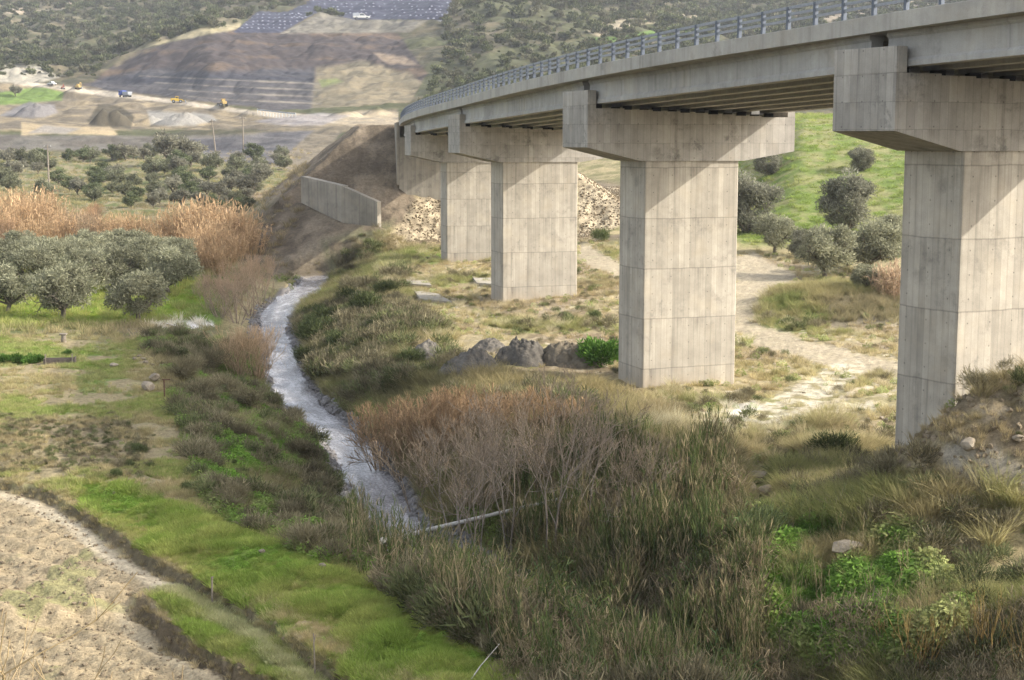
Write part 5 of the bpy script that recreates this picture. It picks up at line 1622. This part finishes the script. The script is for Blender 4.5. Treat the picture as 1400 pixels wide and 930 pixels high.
# ------------------------------------------------------------------ leafy shrubs one can tell apart
SHD = [bush_mesh(800 + i, h=1.4, w=1.9, n=2400, col=(.07, .09, .038), col2=(.15, .165, .07), size=.22, narrow=.14) for i in range(3)]
SHB = [bush_mesh(810 + i, h=1.3, w=1.9, n=2400, col=(.15, .13, .075), col2=(.24, .205, .125), size=.24, narrow=.09) for i in range(3)]
SHG = [bush_mesh(820 + i, h=1.2, w=1.8, n=2200, col=(.06, .13, .025), col2=(.13, .22, .045), size=.16, narrow=.4) for i in range(2)]
for (x, y, h) in [(432, 470, 42), (452, 452, 36), (508, 432, 40), (470, 482, 34), (418, 496, 26), (530, 405, 24), (480, 420, 30), (560, 500, 30)]:
    px_single(x, y, h, SHD, 1.4, 'shrub', 'dark green shrub in the tall grass of the steep right bank', 'shrub', 'dark shrubs on the steep right bank')
for (x, y, h) in [(250, 520, 36), (282, 510, 40), (270, 548, 34), (315, 545, 36), (345, 560, 34), (300, 575, 30), (380, 590, 30), (410, 625, 30), (330, 600, 28), (420, 660, 34), (360, 690, 34), (395, 720, 32), (320, 690, 30), (450, 740, 34)]:
    px_single(x, y, h, SHB, 1.3, 'shrub', 'brown twiggy shrub on the shaded bank left of the stream', 'shrub', 'brown shrubs on the left bank')
for (x, y, h, lb_) in [(822, 500, 42, 'fresh green shrub tucked against the left side of the middle pier'), (262, 672, 16, 'low dark green clump at the edge of the meadow'),
                       (175, 640, 12, 'small leafy weed clump in the meadow, right of two others'), (158, 652, 12, 'small leafy weed clump in the meadow, nearest the grassy ridge'),
                       (190, 618, 14, 'small dark weed clump highest up in the meadow'), (208, 640, 10, 'small pale weed clump by the meadow edge')]:
    px_single(x, y, h, SHG if h > 20 else SHD, 1.25, 'shrub', lb_, 'shrub')
for (x, y, h, lb_) in [(1140, 632, 46, 'round dark broom bush standing on the flat left of the nearest pier'), (1018, 760, 76, 'grey-green bush at the right end of the reed bed'),
                       (820, 330, 20, 'round green bush at the foot of the tan rubble slope'), (774, 440, 16, 'small grey-green bush on the pale gravel, left one'), (815, 436, 14, 'small grey-green bush on the pale gravel, right one')]:
    px_single(x, y, h, SHD, 1.4, 'shrub', lb_, 'bush')
px_single(1222, 408, 52, [cane_mesh(715, h=2.6, rad_=1.3, stems=150, col=(.40, .29, .19), leaves=4)], 2.6, 'cane_clump', 'pinkish-tan cane clump against the left side of the nearest pier', 'cane clump')

# ------------------------------------------------------------------ heaps, stones, slabs
def heap_mesh(seed, rx, ry, h, mat, rough=.22):
    n = 72; m = 36
    V = []; rr = np.random.default_rng(seed); ox = rr.uniform(0, 90)
    for i in range(m + 1):
        t = i / m
        for j in range(n):
            a = 2 * math.pi * j / n
            ca, sa = math.cos(a), math.sin(a)
            edge = 1 + .25 * (float(vn(ca * 1.6 + ox, sa * 1.6 + ox, seed)) - .5) * 2
            x = ca * t * rx * edge; y = sa * t * ry * edge
            z = h * (1 - t ** 1.7) + rough * h * (float(fbm(x * 1.1 + ox, y * 1.1, seed, 5, .62)) - .5) * 3.4 * (1 - t ** 4) + .34 * h * (float(fbm(x * 4 + ox, y * 4, seed + 5, 4, .65)) - .5)
            V.append((x, y, z - (.45 if i == m else .05)))
    F = []
    for i in range(m):
        for j in range(n):
            a = i * n + j; b = i * n + (j + 1) % n
            F.append((a, a + n, b + n, b))
    me = mesh_np('earth_heap', V, F, smooth=True); me.materials.append(mat); return me
for i, (x, y, wp, hp, mt, lb_) in enumerate([(585, 494, 46, 26, 'spoil', 'leftmost dark heap of the row of earth heaps, with a white stone beside it'), (645, 514, 64, 36, 'spoil', 'widest dark grey heap, lowest and nearest of the row of earth heaps'),
                                      (712, 504, 62, 40, 'spoil', 'pointed light grey heap in the middle of the row of earth heaps'), (780, 503, 66, 38, 'spoilbrown', 'brownish heap at the right end of the earth heaps, next to the green shrub'),
                                      (672, 486, 40, 20, 'spoil', 'small dark heap behind the others in the row of earth heaps')]):
    p = gp(x, y - 6, 60)
    s = p.y / FPX
    o = obj('earth_heap', heap_mesh(900 + i, wp * s * .72, wp * s * .6, hp * s * .85, M[mt])); o.location = p
    tag(o, lb_, 'heap', 'row of earth heaps')
ST = _stones(M['rock'], 540, 5, .5)
for (x, y, r, lb_) in [(1038, 660, 15, 'pale angular boulder standing upright on the flat below the track'), (1026, 676, 12, 'rounded pale boulder left of two low ones, below the upright one'), (1046, 678, 12, 'low pale boulder right beside the rounded one'),
                       (604, 492, 4, 'small white stone in front of the leftmost earth heap'), (202, 536, 10, 'tan boulder at the edge of the meadow, the larger of two'), (212, 522, 8, 'tan boulder at the edge of the meadow, above the larger one'),
                       (184, 494, 4, 'pale stone at the top corner of the meadow, near the gravel'), (156, 503, 6, 'greyish flat stone lying in the meadow'), (440, 778, 6, 'white stone on the crest of the grassy ridge'), (358, 757, 5, 'grey stone on the grassy ridge, upper one'),
                       (90, 735, 3, 'small white stone at the bend of the field ditch'), (155, 676, 3, 'small white stone at the start of the grassy ridge'), (1160, 768, 26, 'broad flat grey-brown rock among green weeds on the near slope'), (1195, 766, 8, 'small grey rock right of the broad flat rock'),
                       (720, 640, 4, 'white stone lying in the rust-brown thicket'), (1098, 608, 6, 'pale stone on the flat left of the broom bush'), (1325, 618, 14, 'tan rock sticking out of the dirt mound'), (1392, 606, 9, 'pale brown rock on the dirt mound at the right edge')]:
    p = gp(x, y, 30); s = r * p.y / FPX / .42
    o = obj('boulder', ST[rng.integers(5)]); o.location = p + Vector((0, 0, .3 * s)); o.scale = (s, s, s * (.55 if 'flat' in lb_ else .95)); o.rotation_euler = (0, 0, rng.uniform(0, 6)); tag(o, lb_, 'stone')
for i, (x, y) in enumerate([(190, 488), (196, 492), (203, 490), (210, 494), (217, 498), (222, 503), (228, 504), (208, 500), (199, 497), (1205, 573), (1195, 571), (1212, 575), (1220, 571), (1187, 574)]):
    p = gp(x, y, 40); s = rng.uniform(3.0, 5.5) * p.y / FPX / .42
    o = obj('stone', ST[i % 5]); o.location = p + Vector((0, 0, .15 * s)); o.scale = (s, s, s * .8); o.rotation_euler = (0, 0, rng.uniform(0, 6))
    if x < 400: tag(o, 'small pale stone in the pile at the top corner of the meadow', 'stone', 'pile of pale stones by the meadow')
    else: tag(o, 'small tan stone in the scatter left of the nearest pier', 'stone', 'scatter of stones by the nearest pier')
def slab(pts, lb_):
    q = [gp(x, y, 60) for x, y in pts]
    zt = max(v.z for v in q) + .05
    mb = MB(); c = sum(q, Vector()) / len(q)
    mb.prism([(v.x - c.x, v.y - c.y) for v in q], -.45, .0, axis='z', bevel=.02)
    o = mb.build('concrete_slab', M['slab']); o.location = (c.x, c.y, zt); tag(o, lb_, 'slab')
slab([(556, 393), (590, 394), (583, 381), (555, 380)], 'bare concrete slab on the flat, the farther of the two left ones')
slab([(575, 414), (618, 416), (598, 402), (566, 401)], 'bare concrete slab on the flat, the nearer of the two left ones')
slab([(652, 392), (682, 393), (676, 379), (645, 379)], 'bare concrete slab on the flat against the left side of a pier')
slab([(563, 349), (590, 349), (588, 346), (566, 346)], 'thin pale slab in the grass below the rubble slope')

# ------------------------------------------------------------------ small wooden things
def tube_curve(name, pts, r0, r1, mat, label, cat, group=None, n=8):
    segs = []
    P = [Vector(p) for p in pts]
    for k in range(len(P) - 1):
        a = k / (len(P) - 1); b = (k + 1) / (len(P) - 1)
        segs.append((P[k], P[k + 1], r0 + (r1 - r0) * a, r0 + (r1 - r0) * b))
    u0 = (P[0] - P[1]).normalized(); u1 = (P[-1] - P[-2]).normalized()
    segs = [(P[0] + u0 * r0 * .25, P[0], r0 * .02, r0)] + segs + [(P[-1], P[-1] + u1 * r1, r1, r1 * .05)]
    V, F, c = tubes(segs, (1, 1, 1), 0, None, n)
    me = mesh_np(name, V, F)
    o = obj(name, me, mat)
    return tag(o, label, cat, group)
tube_curve('fallen_log', [gp(px_, py_, 44) + Vector((0, -.5, .75)) for px_, py_ in ((524, 762), (545, 754), (575, 746), (640, 731), (700, 717), (772, 701))], .13, .06, M['palewood'], 'long bleached fallen log lying across the mouth of the reed bed', 'log')
p = gp(290, 826, 30); mb = MB(); mb.cyl((0, 0, -.2), (.02, 0, .9), .035, .03, 8); mb.cyl((-.02, 0, .86), (.07, .02, .9), .03, .02, 6)
o = mb.build('wooden_stake', M['wood']); o.location = p; tag(o, 'grey wooden stake standing on the grass tongue between the field ditches', 'stake')
p = gp(431, 926, 28); mb = MB(); mb.cyl((0, 0, -.2), (-.03, .02, 1.25), .025, .018, 7); mb.cyl((-.02, 0, 1.0), (.03, .02, 1.22), .02, .012, 6)
o = mb.build('wooden_stake', M['wood']); o.location = p; tag(o, 'thin upright stick beside the pale track at the bottom of the view', 'stake')
p = gp(547, 928, 28); mb = MB(); mb.cyl((0, 0, -.2), (.01, 0, .12), .035, .03, 8)
o = mb.build('wooden_stake', M['darkwood']); o.location = p; tag(o, 'short dark stump of a stake near the bottom edge', 'stake')
p = gp(225, 545, 40)
r = empty('metal_post', p, 'rusty T-shaped metal post at the edge of the meadow above the bank', 'post')
mb = MB(); mb.box((0, 0, .45), (.07, .07, 1.3), bevel=.008); mb.build('upright', M['rust'], r)
mb = MB(); mb.box((.12, 0, 1.08), (.46, .05, .06), bevel=.006); mb.build('crossbar', M['rust'], r)
p = gp(87, 468, 60); mb = MB(); mb.cyl((0, 0, -.2), (.02, 0, .52), .20, .17, 12); mb.box((.0, 0, .58), (.5, .42, .10), bevel=.03)
o = mb.build('stump_table', M['wood']); o.location = p; tag(o, 'short wooden stump with flat top standing at the head of the meadow', 'stump')
p = gp(82, 498, 60)
r = empty('wooden_trough', p, 'low grey wooden trough lying in the meadow beside dark leafy plants', 'trough', None, .1)
mb = MB()
mb.box((0, -.28, .22), (2.0, .05, .34), bevel=.01).box((0, .28, .22), (2.0, .05, .34), bevel=.01).box((-.98, 0, .22), (.05, .52, .34), bevel=.01).box((.98, 0, .26), (.05, .52, .46), bevel=.01).box((0, 0, .07), (1.95, .52, .05))
mb.build('body', M['darkwood'], r)
for sx in (-.85, .85):
    mb = MB(); mb.box((sx, -.3, .3), (.07, .07, .8), bevel=.008); mb.build('leg', M['wood'], r)
for (x, y, h) in [(8, 496, 14), (24, 496, 16), (42, 497, 16), (56, 495, 12), (92, 486, 10)]:
    px_single(x, y, h, SHG, 1.25, 'vegetable_plant', 'dark leafy vegetable plant in the row beside the wooden trough', 'plant', 'leafy plants in the row by the trough')
a = gp(638, 936, 28)
tube_curve('dry_stick', [a + Vector((-.1, -.3, -.1)), a + Vector((.35, .2, .42)), a + Vector((.86, .55, .92))], .022, .008, M['palewood'], 'bleached stick poking diagonally out of the ridge at the bottom of the view', 'stick')
tube_curve('dry_stick', [gp(235, 548, 40) + Vector((-.5, .2, .12)), gp(240, 552, 40) + Vector((.0, 0, .10))], .06, .04, M['palewood'], 'white stick lying at the foot of the rusty post', 'stick')

# bare shrub on the slope below the viewer, its twigs reach into the lower left corner
me = bare_shrub_mesh(790, h=3.1, stems=9, depth=3, lean=.75, col0=(.22, .185, .15), col1=(.27, .20, .10), thick=.036, kids=(2, 3), fine=.45, spread=.5)
o = single('bare_shrub', me, Vector((-4.15, 10.2, gz(-4.15, 10.2) - .1)), 1.12, 'lichen-yellowed bare twigs reaching in at the lower left corner', 'bare shrub', rz=.4)

# ------------------------------------------------------------------ utility poles
for (x, y, top, lb_, D_) in [(297, 226, 163, 'leaning wooden utility pole, left one of the pair before the grey bank', 400), (333, 215, 160, 'upright wooden utility pole, right one of the pair before the grey bank', 430), (67, 256, 198, 'short wooden utility pole alone at the left, behind the canes', 330)]:
    q = at(x, y, D_); z0 = gz(q.x, q.y); h = at(x, top, D_).z - z0
    r = empty('utility_pole', (q.x, q.y, z0), lb_, 'utility pole', 'wooden utility poles on the plain')
    if 'leaning' in lb_: r.rotation_euler = (0, -.09, 0)
    mb = MB(); mb.cyl((0, 0, -.6), (0, 0, h), .20, .13, 10); mb.build('pole', M['wood'], r)
    mb = MB(); mb.box((0, 0, h - .5), (1.6, .12, .14), bevel=.01); ca = mb.build('crossarm', M['darkwood'], r)
    for sx in (-.7, 0, .7):
        mb = MB(); mb.cyl((sx, 0, h - .42), (sx, 0, h - .2), .07, .05, 8); mb.build('insulator', M['white'], ca)

# ------------------------------------------------------------------ vehicles on the worksite
def wheel(parent, x, y, r, w_):
    mb = MB(); mb.cyl((x, y - w_ / 2, r), (x, y + w_ / 2, r), r, r, 16); wo = mb.build('wheel', M['tyre'], parent)
    s = -1 if y < 0 else 1
    mb = MB(); mb.cyl((x, y + s * (w_ / 2 - .02), r), (x, y + s * (w_ / 2 + .03), r), r * .5, r * .42, 12); mb.build('rim', M['greymetal'], wo)
def road_dir(x0, y0, x1, y1):
    a, b = gp(x0, y0, 400), gp(x1, y1, 400); d = b - a; return math.atan2(d.y, d.x)
ang_r = road_dir(150, 128, 215, 136)
def site(px, py, D):
    q = at(px, py, D); return gp(px, py, 450)
def wheel_loader(loc, rz, label, mt, sc=1.0, grader=False):
    r = empty('grader' if grader else 'wheel_loader', loc, label, 'grader' if grader else 'wheel loader', None, rz); r.scale = (sc,) * 3
    mb = MB(); mb.box((-1.6, 0, 1.5), (2.8, 1.7, 1.1), bevel=.12).box((.7, 0, 1.2), (2.2, 1.1, .8), bevel=.08); mb.build('body', M[mt], r)
    mb = MB(); mb.box((-.35, 0, 2.2), (1.3, 1.35, 1.3), bevel=.06); mb.box((-.35, 0, 2.93), (1.5, 1.5, .12), bevel=.03); cb = mb.build('cab', M[mt], r)
    mb = MB(); mb.box((.32, 0, 2.4), (.06, 1.15, .75)); mb.box((-.35, .68, 2.4), (1.0, .05, .7)); mb.box((-.35, -.68, 2.4), (1.0, .05, .7)); mb.build('window', M['glass'], cb)
    if grader:
        mb = MB(); mb.prism([(1.0, 1.4), (1.0, 1.75), (4.6, 1.75), (4.8, 1.3)], -.22, .22, axis='y'); mb.build('front_frame', M[mt], r)
        mb = MB(); mb.box((2.2, 0, .55), (.12, 3.4, .7), rz=.35); mb.build('blade', M['greymetal'], r)
        pos = [(-2.4, 1), (-1.0, 1), (4.2, .95)]
    else:
        for s in (-.45, .45):
            mb = MB(); mb.prism([(1.2, 1.6), (1.3, 1.9), (3.4, .75), (3.3, .5)], s - .1, s + .1, axis='y'); mb.build('lift_arm', M[mt], r)
        mb = MB(); mb.prism([(3.2, .2), (4.3, .1), (4.35, .25), (3.6, .5), (3.4, 1.3), (3.2, 1.35)], -1.35, 1.35, axis='y'); mb.build('bucket', M['greymetal'], r)
        pos = [(-1.8, .95), (1.3, .95)]
    for (x, y) in pos:
        for s in (-1, 1): wheel(r, x, s * y, .72, .55)
    return r
# blue tipper truck
r = empty('tipper_truck', site(171, 133, 720), 'blue tipper truck with grey load bed driving on the worksite road', 'truck', None, ang_r + math.pi)
mb = MB(); mb.box((-.2, 0, .95), (7.4, .9, .3), bevel=.03); mb.build('chassis', M['greymetal'], r)
mb = MB(); mb.box((2.7, 0, 2.1), (1.9, 2.4, 2.1), bevel=.12); mb.box((1.1, 0, 2.4), (1.2, 2.35, 1.4), bevel=.08); cb = mb.build('cab', M['blue'], r)
mb = MB(); mb.box((3.63, 0, 2.5), (.06, 2.0, .8)); mb.box((2.8, 1.19, 2.5), (1.0, .06, .7)); mb.box((2.8, -1.19, 2.5), (1.0, .06, .7)); mb.build('window', M['glass'], cb)
mb = MB(); mb.prism([(-4.0, 1.2), (.3, 1.2), (.5, 2.7), (-4.2, 2.5)], -1.2, 1.2, axis='y'); mb.build('load_bed', M['greymetal'], r)
for x in (2.6, -1.8, -3.1):
    for s in (-1, 1): wheel(r, x, s * 1.0, .52, .4)
wheel_loader(site(243, 141, 690), ang_r + .9, 'bright yellow wheel loader on the worksite road, right of the blue truck', 'yellow')
wheel_loader(site(305, 146, 680), ang_r + 2.7, 'dusty yellow grader at the right end of the worksite road', 'dullyellow', 1.12, True)
def excavator(loc, rz, label, mt, sc=1.0):
    r = empty('excavator', loc, label, 'excavator', None, rz); r.scale = (sc,) * 3
    for s in (-1, 1):
        mb = MB(); mb.prism([(-1.9, .45), (-1.5, .05), (1.5, .05), (1.9, .45), (1.6, .85), (-1.6, .85)], s * 1.1 - .28, s * 1.1 + .28, axis='y'); mb.build('track', M['tyre'], r)
    mb = MB(); mb.box((-.5, 0, 1.55), (3.2, 2.4, 1.1), bevel=.12); mb.build('body', M[mt], r)
    mb = MB(); mb.box((.75, .65, 2.3), (1.3, 1.0, 1.6), bevel=.08); cb = mb.build('cab', M[mt], r)
    mb = MB(); mb.box((1.42, .65, 2.5), (.05, .8, .9)); mb.box((.75, 1.17, 2.5), (1.0, .05, .8)); mb.build('window', M['glass'], cb)
    mb = MB(); mb.prism([(.9, 1.5), (1.2, 2.0), (2.6, 4.2), (4.4, 4.0), (4.3, 3.65), (2.9, 3.7), (1.5, 1.5)], -.35, -.02, axis='y'); mb.build('boom', M[mt], r)
    mb = MB(); mb.prism([(4.2, 4.2), (4.6, 4.0), (5.1, 1.5), (4.8, 1.4)], -.3, -.06, axis='y'); mb.build('dipper_arm', M[mt], r)
    mb = MB(); mb.prism([(4.7, 1.5), (5.3, 1.5), (5.2, .7), (4.5, .5)], -.6, .25, axis='y'); mb.build('bucket', M['greymetal'], r)
    return r
excavator(site(107, 122, 760), ang_r + 2.2, 'dusty yellow excavator on a spoil heap left of the blue truck', 'dullyellow', .8)
excavator(site(86, 122, 760), ang_r - .4, 'small reddish excavator left of the dusty yellow one', 'red', .6)
# pale pick-up on the hilltop and a white car far along the road
def pickup(loc, rz, label, mt, bed, sc=1.0):
    r = empty('pickup_truck', loc, label, 'pickup truck', None, rz); r.scale = (sc,) * 3
    mb = MB(); mb.prism([(-2.6, .5), (2.6, .5), (2.65, 1.0), (1.3, 1.15), (-2.6, 1.1)], -.9, .9, axis='y', bevel=.05); mb.build('body', M[mt], r)
    mb = MB(); mb.prism([(-.7, 1.1), (1.35, 1.12), (.7, 1.8), (-.6, 1.82)], -.82, .82, axis='y', bevel=.05); cb = mb.build('cab', M[mt], r)
    mb = MB(); mb.prism([(-.5, 1.2), (1.1, 1.2), (.62, 1.68), (-.45, 1.7)], -.84, .84, axis='y'); mb.build('window', M['glass'], cb)
    if bed:
        mb = MB(); mb.box((-1.7, 0, 1.5), (1.9, 1.8, .9), bevel=.05); mb.build('cargo_box', M['greymetal'], r)
    for x in (-1.6, 1.7):
        for s in (-1, 1): wheel(r, x, s * .85, .38, .25)
pickup(site(494, 27, 950), .2, 'white boxy vehicle parked on the pale terrace below the black sheeting', 'white', True, 2.0)
pickup(site(71, 117, 830), ang_r, 'white car far along the worksite road at the left', 'white', False, 1.1)

# guard rail along the worksite road
q0, q1 = gp(352, 154, 450), gp(404, 160, 450)
r = empty('guard_rail', q0, 'low white-posted guard rail along the worksite road', 'guard rail')
d = q1 - q0; n_ = 13
mb = MB(); mb.box((d.x / 2, d.y / 2, d.z / 2 + 1.2), (d.length, .12, .5), rot=d.to_track_quat('X', 'Z').to_matrix()); mb.build('rail', M['greymetal'], r)
for i in range(n_):
    v = d * (i / (n_ - 1)); zz = gz(q0.x + v.x, q0.y + v.y) - q0.z
    mb = MB(); mb.box((v.x, v.y, zz + .6), (.3, .3, 1.9), bevel=.03); mb.build('post', M['white'], r)
# white sacks in rows on the sheeting
sack = heap_mesh(950, .75, .45, .4, M['bag'], .1)
k = 0
for row in range(7):
    for cidx in range(44):
        x = 392 + cidx * 7.2 + rng.uniform(-2, 2) + row * 2.3; y = 1.0 + row * 4.2 + rng.uniform(-.5, .5) - (x - 500) * .008
        if pip_sd(np.array([x]), np.array([y]), SHEET2)[0] < 1.5 and pip_sd(np.array([x]), np.array([y]), SHEET1)[0] < 1.5: continue
        if rng.random() < .38: continue
        p = gp(x, y, 700)
        o = obj('sack', sack); o.location = p + Vector((0, 0, .05)); o.rotation_euler = (0, 0, rng.uniform(-.4, .4))
        tag(o, 'small white sack weighing down the large dark sheeting on the hilltop', 'sack', 'white sacks in rows on the large dark sheeting')
for row in range(5):
    for cidx in range(18):
        x = 330 + cidx * 7.5 + rng.uniform(-1.2, 1.2); y = 20 + row * 4.6 + rng.uniform(-.5, .5)
        if pip_sd(np.array([x]), np.array([y]), SHEET1)[0] < 1.5: continue
        p = gp(x, y, 700)
        o = obj('sack', sack); o.location = p + Vector((0, 0, .05)); o.rotation_euler = (0, 0, rng.uniform(-.4, .4))
        tag(o, 'small white sack weighing down the smaller dark sheeting patch', 'sack', 'white sacks in rows on the smaller dark sheeting')
# small round bushes along the bare terrace of the far hill
for (x, y) in [(834, 41), (852, 40), (868, 35), (882, 33), (898, 29), (906, 28), (920, 27), (950, 28), (962, 28), (985, 29)]:
    px_tree(x, y, rng.uniform(6, 10), OLF, 4.6, 'small round bush on the bare terrace of the far hill above the railing', 'small bushes on the bare terrace of the far hill', 'bush', 'bush')

# ------------------------------------------------------------------ light, sky and air
SUN_AZ = Vector((1.0, -.13, 0)).normalized()
SUN_EL = rad(31)
S = Vector((SUN_AZ.x * math.cos(SUN_EL), SUN_AZ.y * math.cos(SUN_EL), math.sin(SUN_EL)))
sl = bpy.data.lights.new('sun', 'SUN'); sl.energy = 2.2; sl.angle = rad(.6); sl.color = (1.0, .95, .86)
so = bpy.data.objects.new('sun', sl); COL.objects.link(so)
so.rotation_euler = (-S).to_track_quat('-Z', 'Y').to_euler()
so.location = (60, -20, 60)
w = bpy.data.worlds.new('World'); SC.world = w; w.use_nodes = True
nt = w.node_tree
bg = nt.nodes.get('Background')
sky = nt.nodes.new('ShaderNodeTexSky'); sky.sky_type = 'NISHITA'; sky.sun_disc = False
sky.sun_elevation = SUN_EL; sky.sun_rotation = math.atan2(S.x, S.y)
sky.air_density = 1.0; sky.dust_density = 2.5; sky.ozone_density = 1.0
hs = nt.nodes.new('ShaderNodeHueSaturation'); hs.inputs['Saturation'].default_value = .42
nt.links.new(sky.outputs[0], hs.inputs['Color']); nt.links.new(hs.outputs[0], bg.inputs[0]); bg.inputs[1].default_value = .15
SC.view_settings.view_transform = 'Standard'; SC.view_settings.look = 'None'
SC.view_settings.exposure = 1.66; SC.view_settings.gamma = 1.0
HAZE = True
if HAZE:
    mb = MB()
    zmax = float(GZ.max()) + 6
    mb.box((0, 1295, (zmax - 8) / 2), (5400, 2650, zmax + 8))
    hm_, hnt = new_mat('haze_air')
    N = NT(hnt)
    v = N.n('ShaderNodeVolumePrincipled')
    v.inputs['Color'].default_value = (.84, .87, .93, 1)
    v.inputs['Density'].default_value = .00011
    v.inputs['Anisotropy'].default_value = .25
    oo = hnt.nodes.new('ShaderNodeOutputMaterial'); hnt.links.new(v.outputs[0], oo.inputs['Volume'])
    o = mb.build('haze', hm_); o['kind'] = 'stuff'
SC.cycles.max_bounces = 6
SC.cycles.diffuse_bounces = 3
SC.cycles.volume_bounces = 0
SC.cycles.transparent_max_bounces = 6
SC.cycles.volume_step_rate = 4
